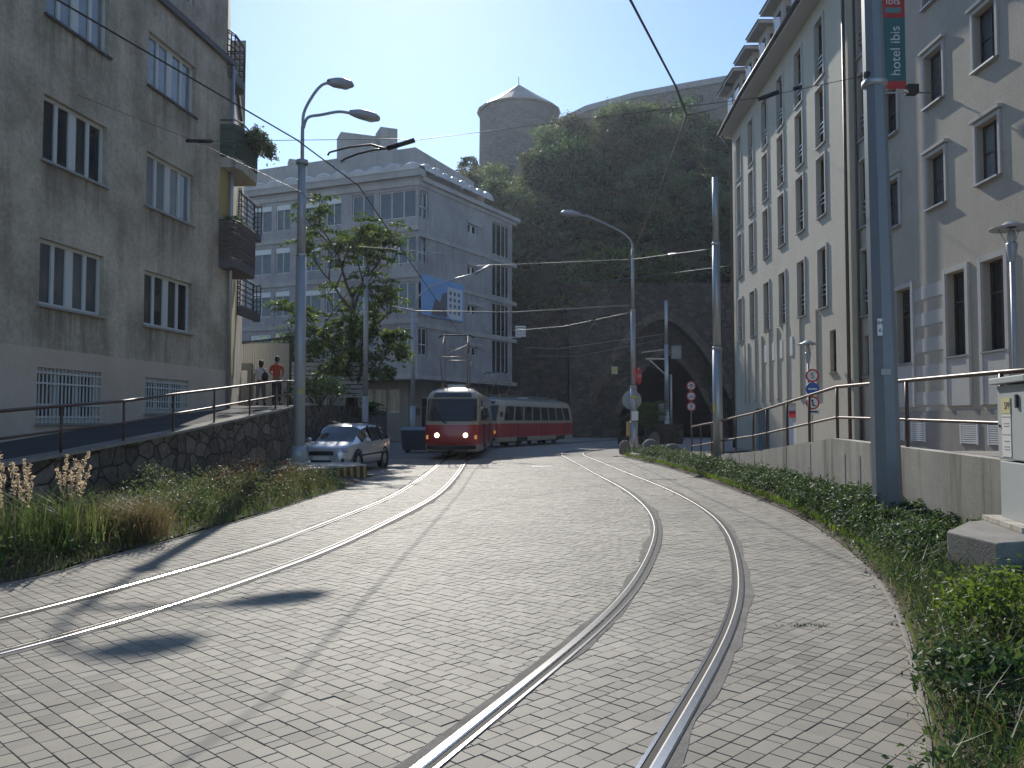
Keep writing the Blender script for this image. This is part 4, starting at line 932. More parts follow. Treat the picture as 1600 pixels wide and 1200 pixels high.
for y in (28.9, 27.45, 24.4, 22.95):
    mb = MB(); u = nu(y)
    for j in range(10): mb.fbox(FN, u - .42, u + .42, .98 + j * .062, 1.02 + j * .062, .021, .055)
    mb.fbox(FN, u - .47, u - .42, .95, 1.63, .021, .06); mb.fbox(FN, u + .42, u + .47, .95, 1.63, .021, .06); mb.fbox(FN, u - .42, u + .42, 1.60, 1.63, .021, .06); mb.build('vent_grille', M_signw, ho)
mb = MB(); mb.tube([FH(LH - .1, -.1, .12), FH(LH - .1, 19.3, .12)], .065, 8); mb.tube([FH(.15, -.1, .14), FH(.15, 18.4, .14), (13.1, 51.3, 19.4)], .07, 8); mb.tube([FM(.12, -.1, .1), FM(.12, 19.3, .1)], .05, 8); parts(mb, 'drainpipe', simple('pipe_brown', (.10, .075, .06), .5, .3), ho)
mb = MB(); u0, u1, v0, v1 = gate; mb.fbox(FH, u0, u1, v0, v1, -.25, -.2)
mb.build('gate_panel', M_signw, ho)
mb = MB(); u0, u1, v0, v1 = gate2; mb.fbox(FH, u0, u1, v0, v1, -.25, -.2)
for k in range(6): mb.fbox(FH, u0 + k * (u1 - u0) / 6, u0 + k * (u1 - u0) / 6 + .06, v0, v1, -.199, -.14)
mb.build('metal_door', simple('door_bluegrey', (.22, .27, .30), .5, .2), ho)
# red arrow sign over the garage gate
ar = thing('arrow_sign', 'small red arrow shaped direction sign on the white garage gate', 'sign', FH(uY(39.6), 1.95, -.15)); o3 = Vector(FH(uY(39.6), 1.95, -.15)); sub = lambda u, v, q: tuple(Vector(FH(u, v, q)) - o3)
mb = MB(); u = uY(39.6); a = [(-.55, -.16), (.35, -.16), (.6, 0), (.35, .16), (-.55, .16)]; n = len(a)
mb.poly([sub(u + p[0], 1.95 + p[1], -.13) for p in a]); mb.poly([sub(u + p[0], 1.95 + p[1], -.16) for p in a])
for i in range(n): p, q = a[i], a[(i + 1) % n]; mb.quad(sub(u + p[0], 1.95 + p[1], -.13), sub(u + q[0], 1.95 + q[1], -.13), sub(u + q[0], 1.95 + q[1], -.16), sub(u + p[0], 1.95 + p[1], -.16))
mb.build('board', M_red, ar)
# hotel banner hanging from a bracket (front faces the street)
bx, by = 12.15, 26.0
bn = thing('hotel_banner', 'vertical red and teal hotel banner hanging from the facade behind the big pole', 'banner', (bx, by, 11.9))
MT = lambda px_, z_, rot: Matrix.Translation((px_, -.022, z_)) @ Matrix.Rotation(R(90), 4, 'X') @ Matrix.Rotation(rot, 4, 'Z')
mb = MB(); mb.box((0, 0, 1.55), (.74, .03, 2.05)); mb.build('teal_cloth', M_teal, bn)
mb = MB(); mb.box((0, 0, .40), (.74, .03, .24)); mb.box((0, 0, 3.10), (.74, .032, 1.04)); parts(mb, 'red_cloth', M_bred, bn)
mb = MB(); mb.box((0, -.02, 2.82), (.50, .01, .17)); mb.build('teal_patch', simple('banner_pale_teal', (.10, .26, .27), .5), bn)
text_obj('lettering', 'hotel ibis', .44, M_signw, bn, MT(.06, 1.5, R(90)) @ Matrix.Diagonal((1, 1, 1, 1)))
text_obj('lettering', 'ibis', .36, M_signw, bn, MT(.0, 3.12, 0))
mb = MB(); mb.tube([(-.4, 0, .15), (1.25, 0, .15)], .025, 8); mb.tube([(-.4, 0, 3.7), (1.25, 0, 3.7)], .025, 8); parts(mb, 'bracket', M_galv, bn)
mb = MB(); mb.box((.52, -.05, .22), (.34, .3, .28)); mb.build('floodlight', M_black, bn)

# ---------------------------------------------------------------- poles and lamps
def mast(name, label, cat, loc, segs, mat, group=None, n=12, bands=(), lean=0):
    """segs: (z0, z1, r0, r1) stacked tapering tubes"""
    t = thing(name, label, cat, loc, 0, group)
    mb = MB()
    for z0, z1, a, b in segs: mb.tube([(lean * z0, 0, z0), (lean * z1, 0, z1)], [a, b], n, smooth=n > 8)
    mb.build('pole', mat, t)
    if bands:
        mb = MB()
        for z, r in bands: mb.lathe([(r, z - .05), (r + .02, z - .03), (r + .02, z + .03), (r, z + .05)], (lean * z, 0, 0), n=14)
        mb.build('collar', M_galv, t)
    return t
def lamp_head(par, tip, d, L=.78, w=.30, h=.2, mat=None):
    """road lamp head: a flattened drop with a glass bowl below, pointing along d"""
    d = Vector(d).normalized(); s = d.cross(Vector((0, 0, 1))).normalized(); u = s.cross(d)
    mb = MB(); prof = [(0, .05, .05), (.12, .08, .07), (.3, .14, .09), (.55, .16, .1), (.82, .14, .085), (.97, .07, .05), (1, .01, .01)]; n = 12; b = len(mb.v)
    for t_, hw, hh in prof:
        for k in range(n):
            a = 2 * math.pi * k / n; p = Vector(tip) + d * (t_ * L) + s * (hw * w / .3 * math.cos(a)) + u * (hh * h / .2 * math.sin(a) * (1 if math.sin(a) > 0 else .55)); mb.v.append(tuple(p))
    for i in range(len(prof) - 1):
        for k in range(n): mb.face((b + i * n + k, b + i * n + (k + 1) % n, b + (i + 1) * n + (k + 1) % n, b + (i + 1) * n + k), True)
    o = mb.build('lamp_housing', mat or M_galv, par)
    M3 = Matrix((d, s, u)).transposed().to_4x4(); mb = MB(); c = Vector(tip) + d * (L * .66) - u * .05; mb.ellipsoid(c, (.2, .105, .085), 12, 6, M3); mb.build('lamp_glass', simple('lamp_bowl', (.45, .46, .45), .2), o)
    return o
# double lamp on the island
LP = (-5.95, 23.3, .40)
t = mast('street_lamp', 'tall grey street lamp with two arms standing on the striped concrete island', 'street lamp', LP, [(.0, .12, .34, .30), (.12, .55, .29, .165), (.5, 5.9, .16, .145), (5.9, 8.55, .125, .115), (8.5, 8.62, .17, .17), (8.6, 9.6, .052, .05)], M_pole, bands=((5.9, .135),))
def arm(par, pts, r=.042, mat=M_pole):
    mb = MB(); q = [Vector(p) for p in pts]; c = []
    Q = [2 * q[0] - q[1]] + q + [2 * q[-1] - q[-2]]
    for i in range(1, len(Q) - 2):
        a, b, cc, d = Q[i - 1:i + 3]
        for k in range(6): tt = k / 6; c.append(.5 * (2 * b + (cc - a) * tt + (2 * a - 5 * b + 4 * cc - d) * tt * tt + (3 * b - a - 3 * cc + d) * tt ** 3))
    c.append(q[-1]); mb.tube(c, r, 8); return mb.build('lamp_arm', mat, par)
arm(t, [(0, 0, 9.5), (.03, .02, 10.0), (.22, .2, 10.55), (.42, .42, 10.95), (.60, .62, 11.12)])
lamp_head(t, (.58, .6, 11.11), (.70, .9, .24), .95, .44, .40, M_pole)
arm(t, [(.02, 0, 9.55), (.12, .12, 9.9), (.42, .5, 10.12), (.82, .85, 10.34), (1.16, 1.0, 10.36)])
lamp_head(t, (1.14, 1.0, 10.36), (1, .6, -.03), .95, .42, .38, M_pole)
mb = MB(); mb.box((.06, -.155, 2.06), (.09, .02, .16)); mb.build('sticker', simple('yellow_sticker', (.55, .45, .05), .5), t)
# centre lamp
t = mast('street_lamp', 'grey street lamp with a single arm reaching left in front of the tunnel', 'street lamp', (6.5, 44.5, 0), [(0, 1.6, .24, .22), (1.6, 3.4, .19, .18), (3.4, 7.6, .145, .125), (7.6, 10.9, .1, .08)], M_galv, bands=((3.45, .17), (7.55, .135)))
arm(t, [(0, 0, 10.8), (-.08, 0, 11.3), (-.55, -.1, 11.75), (-1.4, -.25, 12.15), (-2.4, -.4, 12.55), (-2.9, -.5, 12.62)], .06, M_galv); lamp_head(t, (-2.85, -.5, 12.62), (-1, -.2, .03), 1.1, .5, .42)
mb = MB(); mb.box((0, -.22, 2.9), (.36, .06, .12)); mb.build('warning_band', simple('yellow_sticker', (.55, .45, .05), .5), t)
mb = MB(); mb.box((.03, -.26, 1.9), (.34, .1, .5)); mb.build('notice_box', M_signw, t)
mb = MB(); mb.box((-.3, -.05, 1.2), (.18, .14, .75)); mb.build('yellow_box', simple('box_ochre', (.45, .32, .1), .6), t)
def disc_sign(par, c, r, face, back=None, ring=None, facing=-1, name='sign_plate', yaw=0):
    M3 = Matrix.Rotation(R(90), 4, 'X') if facing < 0 else Matrix.Rotation(R(-90), 4, 'X'); M3 = Matrix.Rotation(yaw, 4, 'Z') @ M3
    mb = MB(); mb.lathe([(0.001, -.012), (r, -.012), (r, .012), (.001, .012)], c, 28, M3, smooth=False); o = mb.build(name, [ring or face], par)
    if ring: mb = MB(); mb.lathe([(.001, .0125), (r * .76, .0125), (r * .76, .015), (.001, .015)], c, 28, M3, smooth=False); mb.build('sign_field', face, o)
    return o
s = thing('stop_sign', 'red octagonal stop sign turned sideways on the centre lamp post', 'sign', (6.62, 44.35, 4.0))
mb = MB(); Ms = Matrix.Rotation(R(62), 4, 'Z') @ Matrix.Rotation(R(90), 4, 'X'); mb.lathe([(.001, -.012), (.45, -.012), (.45, .012), (.001, .012)], (.16, 0, 0), 8, Ms, smooth=False); mb.build('plate', M_red, s)
text_obj('lettering', 'STOP', .27, M_signw, s, Matrix.Translation((.16, 0, 0)) @ Ms @ Matrix.Translation((0, 0, .015)))
s = thing('round_sign', 'large round sign seen from its pale grey back on the centre lamp post', 'sign', (6.45, 44.75, 2.75)); disc_sign(s, (0, 0, 0), .86 * .6, M_signback, facing=1); mb = MB(); mb.box((0, .03, 0), (.06, .03, .8)); mb.build('bracket', M_galv, s)
# middle right pole, near right pole, poles behind tree, tunnel pole
t = mast('catenary_pole', 'slim stepped grey steel pole growing out of the hedge in front of the concrete wall', 'pole', (6.82, 27.6, .05), [(0, 4.0, .165, .155), (4.0, 7.55, .135, .125), (7.55, 9.75, .105, .1)], M_galv, bands=((4.0, .15), (7.5, .125)))
mb = MB(); mb.box((-.11, -.1, 2.0), (.1, .04, .3)); mb.build('sticker', simple('yellow_sticker', (.55, .45, .05), .5), t)
t = mast('catenary_pole', 'huge blue grey eight sided steel pole close to the camera on the right', 'pole', (5.55, 12.35, .0), [(-.1, .55, .225, .22), (.5, 9.5, .208, .135), (9.4, 12, .13, .11)], M_poled, n=8, bands=((6.72, .162),), lean=-.012)
mb = MB(); mb.box((-.15, -.185, 3.02), (.07, .012, .25)); pl_ = mb.build('number_plate', M_signw, t)
text_obj('number', '04', .075, M_signblk, pl_, Matrix.Translation((-.15, -.195, 3.08)) @ Matrix.Rotation(R(90), 4, 'X'), .001); text_obj('number', '6', .085, M_signblk, pl_, Matrix.Translation((-.15, -.195, 2.97)) @ Matrix.Rotation(R(90), 4, 'X'), .001)
mb = MB(); mb.box((-.08, -.2, 2.36), (.14, .01, .09)); mb.build('sticker', M_signback, t)
t = mast('catenary_pole', 'grey pole standing in the shade directly in front of the tree crown', 'pole', (-6.35, 36.0, 1.5), [(-1.5, 1.2, .15, .14), (1.2, 6.4, .12, .1)], M_pole)
t = mast('catenary_pole', 'grey pole with curved bracket arm between the tree and the tram', 'pole', (-5.9, 49.5, 0), [(0, 2.5, .17, .16), (2.5, 8.3, .14, .11)], M_pole)
mb = MB(); mb.tube([(0, 0, 8.2), (.25, -.1, 9.0), (1.0, -.3, 9.6), (2.2, -.6, 9.95), (3.8, -1, 10.3)], .04, 6); mb.tube([(3.8, -1, 10.3), (4.6, -1.2, 10.7)], .07, 6); mb.build('bracket_arm', M_galv, t)
t = mast('catenary_pole', 'pole with insulator bracket and box at the mouth of the tunnel', 'pole', (11.9, 64.0, 0), [(0, 2.5, .2, .19), (2.5, 7.5, .17, .15), (7.5, 10.9, .13, .12)], M_galv)
mb = MB(); mb.tube([(.35, .1, 0), (.35, .1, 5.2)], .09, 8); mb.build('conduit', M_galv, t)
mb = MB(); mb.bar((-.1, 0, 6.4), (-1.6, -.1, 6.4), .12, .12); mb.bar((-.1, 0, 5.2), (-1.3, -.1, 6.3), .1, .1); mb.bar((-1.9, 0, 6.9), (-.2, 0, 7.1), .08, .08); mb.build('bracket', M_galv, t)
mb = MB(); mb.box((.75, 0, 6.9), (.75, .3, 1.0)); mb.build('equipment_box', M_poled, t); mb = MB(); mb.box((-.42, 0, 2.3), (.42, .3, 1.3)); mb.build('switch_box', M_cable, t)
# park lanterns
def lantern(loc, h, label, s=1.0):
    t = thing('lantern', label, 'lamp post', loc, 0, 'lanterns with flat umbrella shades on the hotel terrace')
    mb = MB(); mb.tube([(0, 0, -.05), (0, 0, h - .75)], .05 * s, 10); mb.lathe([(.045, h - .85), (.07, h - .8), (.13, h - .42), (.11, h - .38), (.02, h - .38)], n=14); mb.build('post', M_pole, t)
    mb = MB(); mb.lathe([(.01, h + .13), (.12, h + .11), (.22, h + .03), (.43 * s, h - .04), (.42 * s, h - .06), (.1, h - .02)], n=22); mb.build('shade', M_pole, t)
    mb = MB()
    for k in range(3): a = 2.1 * k + .4; mb.tube([(.1 * math.cos(a), .1 * math.sin(a), h - .4), (.26 * math.cos(a), .26 * math.sin(a), h - .04)], .01, 5)
    mb.build('stay', M_galv, t)
    mb = MB(); mb.lathe([(.09, h - .4), (.1, h - .28), (.07, h - .1), (.01, h - .05)], n=12); mb.build('lamp_glass', simple('lamp_bowl', (.45, .46, .45), .2), t)
lantern((12.2, 34.2, .08), 4.75, 'lantern with flat shade above the round traffic signs by the hotel')
lantern((11.6, 19.15, .9), 5.25, 'lantern with flat shade at the right edge above the grey cabinet', 1.1)
# traffic signs
def num(par, body, size, c, mat): return text_obj('symbol', body, size, mat, par, Matrix.Translation(c) @ Matrix.Rotation(R(90), 4, 'X'), .001)
SX, SY = 12.12, 33.6
t = thing('traffic_sign', 'stacked round signs, speed limit 5 and a blue disc, beside the railing', 'sign', (SX, SY, .08))
mb = MB(); mb.tube([(0, 0, 0), (0, 0, 3.6)], .035, 8); mb.build('post', M_galv, t)
a = disc_sign(t, (0, -.06, 3.38), .27, M_signw, ring=M_red); num(a, '5', .30, (0, -.078, 3.37), M_signblk)
a = disc_sign(t, (0, -.06, 2.84), .27, M_blue); mb = MB(); mb.box((0, -.075, 2.84), (.36, .006, .06)); mb.build('symbol', M_signw, a)
a = disc_sign(t, (0, -.06, 2.28), .27, M_signw, ring=M_red); mb = MB(); mb.box((-.02, -.078, 2.37), (.08, .004, .09)); mb.box((.0, -.078, 2.25), (.06, .004, .14)); mb.box((.05, -.078, 2.17), (.12, .004, .05)); mb.build('symbol', M_signblk, a)
mb = MB(); mb.box((.03, -.06, 1.92), (.5, .02, .2)); a = mb.build('text_plate', M_signw, t); mb = MB(); mb.box((.03, -.073, 1.92), (.36, .004, .06)); mb.build('symbol', M_signblk, a)
t = thing('traffic_sign', 'three round red rimmed signs on one post before the dark tunnel', 'sign', (13.3, 61.8, 0))
mb = MB(); mb.tube([(0, 0, 0), (0, 0, 4.6)], .04, 8); mb.build('post', M_galv, t)
for k, z in enumerate((4.22, 3.45, 2.68)):
    a = disc_sign(t, (0, -.06, z), .35, M_signw, ring=M_red); mb = MB()
    if k == 0: mb.box((0, -.078, z), (.56, .004, .05)); mb.box((0, -.078, z + .1), (.2, .004, .09)); mb.box((0, -.078, z - .12), (.11, .004, .12))
    elif k == 1:
        mb = MB(); Mx = Matrix.Rotation(R(90), 4, 'X')
        for dx in (-.1, .1): mb.lathe([(.06, 0), (.085, 0), (.085, .005), (.06, .005)], (dx, -.078, z - .05), 14, Mx, smooth=False)
        mb.bar((-.1, -.08, z - .05), (0, -.08, z + .06), .006, .02); mb.bar((.1, -.08, z - .05), (0.02, -.08, z + .06), .006, .02)
    else: mb.ellipsoid((0, -.078, z + .14), (.045, .004, .045)); mb.box((0, -.078, z + .02), (.08, .004, .17)); mb.bar((-.02, -.08, z - .06), (-.07, -.08, z - .2), .005, .035); mb.bar((.02, -.08, z - .06), (.06, -.08, z - .2), .005, .035)
    mb.build('symbol', M_signblk, a)
t = thing('tram_stop_sign', 'square white sign with black tram pictogram hanging over the second tram car', 'sign', (.62, 60, 8.1))
mb = MB(); mb.box((0, 0, 0), (.72, .04, .76)); mb.build('plate', M_signw, t)
mb = MB()
for c, sz in (((0, 0, .265), (.56, .01, .05)), ((0, 0, -.265), (.56, .01, .05)), ((-.255, 0, 0), (.05, .01, .48)), ((.255, 0, 0), (.05, .01, .48))): mb.box((c[0], -.026, c[2]), sz)
for k in range(4): mb.box((-.13 + k * .088, -.026, .02), (.06, .01, .09))
mb.box((0, -.026, -.12), (.3, .01, .04)); mb.build('pictogram', M_signblk, t)
mb = MB(); mb.bar((-.9, .03, -.45), (.0, .03, -.42), .04, .05); mb.bar((0, .03, -.45), (0, .03, .0), .04, .05); mb.build('hanger', M_galv, t)
t = thing('wire_marker', 'small yellow square section marker hanging on the tram wire before the tunnel', 'marker', (8.4, 68, 5.75)); mb = MB(); mb.box((0, 0, 0), (.5, .04, .62)); mb.build('plate', simple('marker_cream', (.5, .47, .3), .5), t); mb = MB(); mb.bar((-.12, -.03, -.2), (.12, -.03, .22), .01, .16); mb.build('stripe', simple('marker_yellow', (.6, .42, .02), .5), t)

# ---------------------------------------------------------------- overhead wires
def wire(name, label, pts, r, cat='wire', group=None, sag=0, parts=(), mat=None):
    q = []
    for a, b in zip(pts[:-1], pts[1:]):
        a, b = Vector(a), Vector(b)
        for k in range(8): s = k / 8; p = a.lerp(b, s); p.z -= sag * 4 * s * (1 - s); q.append(p)
    q.append(Vector(pts[-1])); t = thing(name, label, cat, tuple(q[0]), 0, group); o = q[0].copy()
    mb = MB(); mb.tube([p - o for p in q], r, 6); mb.build('cable', mat or M_wire, t)
    for a, b, rr in parts: mb = MB(); mb.tube([Vector(a) - o, Vector(b) - o], rr, 8); mb.build('insulator', M_dark, t)
    return t
ct = lambda path, ys, z: [(float(np.interp(y, path[:, 1], path[:, 0])), y, z) for y in ys]
wire('contact_wire', 'thick tram wire crossing the sky from the upper left above the left track', [(-5.9, 2.5, 5.6), P(90, 0, 7.6), P(463, 218, 11.4), P(560, 290, 13.8)] + [P(640, 408, 19.5), P(690, 480, 27), (-2.4, 36, 5.6), (-2.2, 44, 5.6), (-1, 51, 5.6), (4, 61, 5.6), (9.5, 71, 5.6), (12.6, 84, 5.6)], .011, group='tram contact wires')
wire('contact_wire', 'thick tram wire coming down from the top centre above the right track', [(-.9, 2.5, 5.6), P(985, 0, 7.6), P(1056, 135, 9.6), P(1073, 180, 10.6), P(1030, 300, 14.2), P(986, 402, 19.6), P(930, 500, 32), P(905, 545, 44), (6.2, 52, 5.6), (10, 60, 5.6), (13.8, 72, 5.6), (15, 84, 5.6)], .012, group='tram contact wires')
A0 = P(120, 148, 17.6); B0 = P(306, 221, 13.2); C0 = P(640, 220, 12.0); E0 = P(1352, 118, 12.3)
t = wire('span_wire', 'thin span wire from the grey apartment wall across the road to the big right pole', [A0, B0, P(620, 217, 12.1), C0, P(1190, 152, 12.2), E0], .005, group='span wires holding the tram wires', parts=[(P(292, 220, 13.3), P(330, 221, 13), .03), (P(605, 232, 12), P(648, 219, 12), .035), (P(1185, 155, 12.2), P(1216, 144, 12.2), .035), (P(1240, 139, 12.25), P(1252, 136, 12.25), .03), (E0, P(1362, 116, 12.3), .06)])
mb = MB(); o = Vector(P(120, 148, 17.6)); q = [P(512, 243, 12.6), P(515, 238, 12.6), P(545, 230, 12.3), P(580, 226, 12.1), P(597, 231, 12), P(605, 232, 12)]; mb.tube([Vector(p) - o for p in q], .016, 6)
q = [P(533, 252, 12.8), P(540, 248, 12.6), P(560, 240, 12.4), P(585, 234, 12.2), P(605, 232, 12)]; mb.tube([Vector(p) - o for p in q], .016, 6); mb.build('steady_arm', M_wire, t)
wire('span_wire', 'thin wire running down from the left insulator behind the lamp post', [B0, P(470, 300, 14.5), P(560, 385, 20), P(750, 400, 30), P(850, 412, 36)], .005, group='span wires holding the tram wires')
wire('feeder_cable', 'sagging thick cable between the shaded pole and the centre lamp', [P(570, 470, 36), P(650, 486, 40), P(800, 488, 43), P(982, 477, 44.5)], .028, group='cables at the tunnel', mat=M_cable)
wire('span_wire', 'thin wire from the curved bracket arm to the slim stepped pole', [P(745, 415, 48), P(850, 411, 46), P(990, 405, 40), P(1118, 388, 27.6)], .012, group='span wires holding the tram wires', parts=[(P(1045, 398, 34), P(1066, 396, 33), .05)], mat=M_cable)
wire('span_wire', 'thin wire from the centre lamp down to the left over the second tram', [P(985, 488, 44.5), P(930, 500, 46), P(880, 510, 48), P(760, 520, 50)], .014, group='span wires holding the tram wires', parts=[(P(930, 500, 46), P(917, 503, 46.3), .03)], mat=M_cable)
wire('feeder_cable', 'upper bright cable stretched to the pole at the tunnel mouth', [P(820, 543, 60), P(870, 545, 61), P(1036, 522, 64)], .03, group='cables at the tunnel', mat=M_cable)
wire('feeder_cable', 'lower bright cable stretched to the pole at the tunnel mouth', [P(835, 556, 60), P(900, 557, 61), P(1036, 530, 64)], .02, group='cables at the tunnel', mat=M_cable)
wire('feeder_cable', 'thin cable above the arch running right to the hotel corner', [P(905, 443, 70), P(1000, 433, 66), P(1150, 414, 52)], .018, group='cables at the tunnel', mat=M_cable)
wire('span_wire', 'thin wire from the hotel eaves to the joint over the right track', [P(1073, 180, 10.6), P(1110, 172, 20), P(1150, 160, 50.5)], .012, group='span wires holding the tram wires')
# ---------------------------------------------------------------- tram cars
M_tred = simple('tram_red', (.40, .022, .025), .32, var=.1, scale=3, coat=.4); M_cream = simple('tram_cream', (.40, .335, .24), .38, var=.08, scale=3, coat=.3); M_troof = simple('tram_roof', (.13, .13, .135), .5, .2)
M_lamp = simple('headlight_lit', (1, .85, .6), .3, emit=(1, .75, .42), es=5.0); M_amber = simple('amber_lens', (.6, .2, .03), .3, emit=(1, .45, .1), es=.25); M_tglass = simple('tram_glass', (.022, .026, .034), .05, spec=.6, var=.3, scale=1.5)
TL = 7.0
def t_half(s, z):       # half width at distance s from the middle
    k = {0: 1}; w = 1.25 if abs(s) < 4.6 else 1.25 - .17 * ((abs(s) - 4.6) / 2.4) ** 2
    return w
TZ = [(.32, .96, 6.82), (.40, .985, 6.9), (.62, 1.0, 6.95), (.66, 1.0, 6.98), (1.0, 1.0, 7.0), (1.47, 1.0, 6.97), (1.51, .998, 6.96), (1.66, .99, 6.9), (2.05, .975, 6.74), (2.52, .95, 6.48), (2.66, .93, 6.40), (2.80, .88, 6.26), (2.93, .77, 6.05), (3.04, .60, 5.75), (3.11, .34, 5.3), (3.13, .02, 4.6)]
def ring(wf, L, n=11, m=9):
    pts = []; r = .58 * wf; Lc = L
    for k in range(n + 1): s = -(Lc - r) + 2 * (Lc - r) * k / n; pts.append((s, -t_half(s, 0) * wf))
    we = (t_half(L - r, 0)) * wf
    for k in range(1, m + 1):       # front end: rounded corner, bowed face
        a = -math.pi / 2 + math.pi * k / (m + 1); c = math.copysign(abs(math.cos(a)) ** .55, 1); s_ = math.copysign(abs(math.sin(a)) ** .8, math.sin(a)); pts.append((Lc - r + r * c, we * s_))
    for k in range(n + 1): s = (Lc - r) - 2 * (Lc - r) * k / n; pts.append((s, t_half(s, 0) * wf))
    for k in range(1, m + 1):
        a = math.pi / 2 + math.pi * k / (m + 1); c = -abs(math.cos(a)) ** .55; s_ = math.copysign(abs(math.sin(a)) ** .8, math.sin(a)); pts.append((-(Lc - r) + r * c, we * s_))
    return pts
def tram(loc, yaw, label, lit):
    t = thing('tram_car', label, 'tram', loc, yaw, 'coupled red and cream tram cars')
    mb = MB(); rings = []
    for z, wf, L in TZ: b = len(mb.v); pts = ring(wf, L); mb.v += [(p[0], p[1], z) for p in pts]; rings.append(b)
    n = len(ring(1, 7))
    for i in range(len(TZ) - 1):
        z = (TZ[i][0] + TZ[i + 1][0]) / 2; mb.mi = 1 if z < .64 else 0 if z < 1.49 else 1 if z < 2.9 else 2
        for k in range(n): mb.face((rings[i] + k, rings[i] + (k + 1) % n, rings[i + 1] + (k + 1) % n, rings[i + 1] + k), True)
    mb.mi = 2; mb.face([rings[0] + k for k in range(n)]); mb.build('body', [M_tred, M_cream, M_troof], t)
    def surf(s_idx, z, off):     # point on the skin: ring index as float, height
        for i in range(len(TZ) - 1):
            if TZ[i][0] <= z <= TZ[i + 1][0]: break
        f = (z - TZ[i][0]) / (TZ[i + 1][0] - TZ[i][0]); A, B = ring(*TZ[i][1:]), ring(*TZ[i + 1][1:])
        def at(R_): k = int(s_idx) % n; g = s_idx - int(s_idx); a, b = Vector(R_[k]), Vector(R_[(k + 1) % n]); return a.lerp(b, g), (b - a)
        (a, d), (b, e) = at(A), at(B); p = a.lerp(b, f); nrm = Vector((d.y, -d.x)).normalized(); p = p + nrm * off
        return (p.x, p.y, z)
    def patch(name, i0, i1, z0, z1, mat, off=.012, steps=6, zs=4, par=None):
        mb = MB(); b = len(mb.v)
        for j in range(zs + 1):
            for k in range(steps + 1): mb.v.append(surf(i0 + (i1 - i0) * k / steps, z0 + (z1 - z0) * j / zs, off))
        for j in range(zs):
            for k in range(steps): q = b + j * (steps + 1) + k; mb.face((q, q + 1, q + steps + 2, q + steps + 1), True)
        return mb.build(name, mat, par or t)
    N1 = 11; f0, f1 = N1, N1 + 10           # ring index range of the front
    fr = patch('windscreen_seal', f0 + 1.35, f1 - 1.35, 1.62, 2.58, M_black, .008, 16)
    patch('windscreen', f0 + 1.5, f1 - 1.5, 1.67, 2.54, M_tglass, .02, 16, par=fr)
    patch('destination_display', f0 + 2.6, f1 - 2.6, 2.65, 2.85, M_tglass, .03, 8)
    patch('windscreen', f1 + 11 + 1.5, f1 + 11 + 8.5, 1.67, 2.54, M_tglass, .02, 16)
    for side in (0, 1):
        base = 0 if side == 0 else N1 + 10
        for k in range(8):
            s0 = base + .45 + k * 1.29; patch('side_window', s0, s0 + 1.12, 1.66, 2.54, M_tglass, .012, 3)
        for k in (1.2, 5.6, 9.4):       # folding doors, thin dark joints in the skin
            mb = MB(); 
            for e in (0, .45, .9): a, b = surf(base + k + e, .5, .012), surf(base + k + e, 1.5, .012); mb.bar(a, b, .02, .02)
            mb.build('door_joint', M_dark, t)
        for k in (2.0, 8.0): patch('bogie_cutout', base + k, base + k + 1.5, .325, .6, M_black, .012, 3, 2)
    for s in (-3.2, 3.2):
        mb = MB()
        for y in (-.56, .56):
            for ds in (-.95, .95): mb.lathe([(.01, -.06), (.34, -.06), (.35, .06), (.01, .06)], (s + ds, y, .355), 18, Matrix.Rotation(R(90), 4, 'X'))
        mb.box((s, 0, .38), (2.6, 1.5, .3)); mb.build('bogie', M_black, t)
    mb = MB(); mb.box((7.02, 0, .5), (.22, 1.5, .16)); mb.box((7.2, 0, .46), (.3, .22, .16)); mb.box((-7.1, 0, .46), (.4, .2, .16)); mb.build('bumper', M_black, t)
    for y in (-.60, .60):
        p = min((surf(f0 + q_ * .02, 1.03, 0) for q_ in range(1, 500)), key=lambda w: abs(w[1] - y)); Mh = Matrix.Rotation(R(90), 4, 'Y'); mb = MB(); mb.lathe([(.085, -.05), (.12, -.05), (.12, .03), (.1, .035)], (p[0] + .01, y, 1.03), 18, Mh); h_ = mb.build('headlight', M_bright, t)
        mb = MB(); mb.lathe([(.001, .03), (.1, .02)], (p[0] + .012, y, 1.03), 18, Mh); mb.build('lens', M_lamp if lit else M_glass, h_)
    for y in (-1.0, 1.0): mb = MB(); mb.box((6.8, y * 1.02, .95), (.1, .1, .17)); mb.build('indicator', M_amber, t)
    patch('front_apron', f0 + 1.6, f1 - 1.6, .33, .60, M_black, .012, 12, 2)
    mb = MB(); a = surf(f0 + 4.2, 1.60, .04); b = surf(f0 + 3.0, 2.25, .04); mb.tube([a, b], .018, 5); mb.tube([surf(f0 + 4.6, 1.53, .05), a], .03, 6); mb.build('wiper', M_black, t)
    mb = MB(); mb.tube([(6.55, 1.12, 2.2), (6.75, 1.42, 2.15)], .015, 5); mb.box((6.76, 1.45, 2.02), (.06, .16, .3)); mb.tube([(6.55, -1.12, 2.2), (6.75, -1.4, 2.15)], .015, 5); mb.box((6.76, -1.43, 2.02), (.06, .16, .3)); parts(mb, 'mirror', M_dark, t, 2)
    # roof gear and pantograph
    mb = MB(); mb.box((3.2, 0, 3.2), (2.4, .8, .14)); mb.box((-1.5, 0, 3.19), (3.4, 1.0, .18)); mb.box((-4.3, 0, 3.17), (1.4, .9, .14)); parts(mb, 'roof_box', M_galv if lit else M_troof, t)
    p0 = 4.6; top = 5.5 if lit else 4.7; zk = 3.25 + (top - 3.25) * .52; mb = MB()
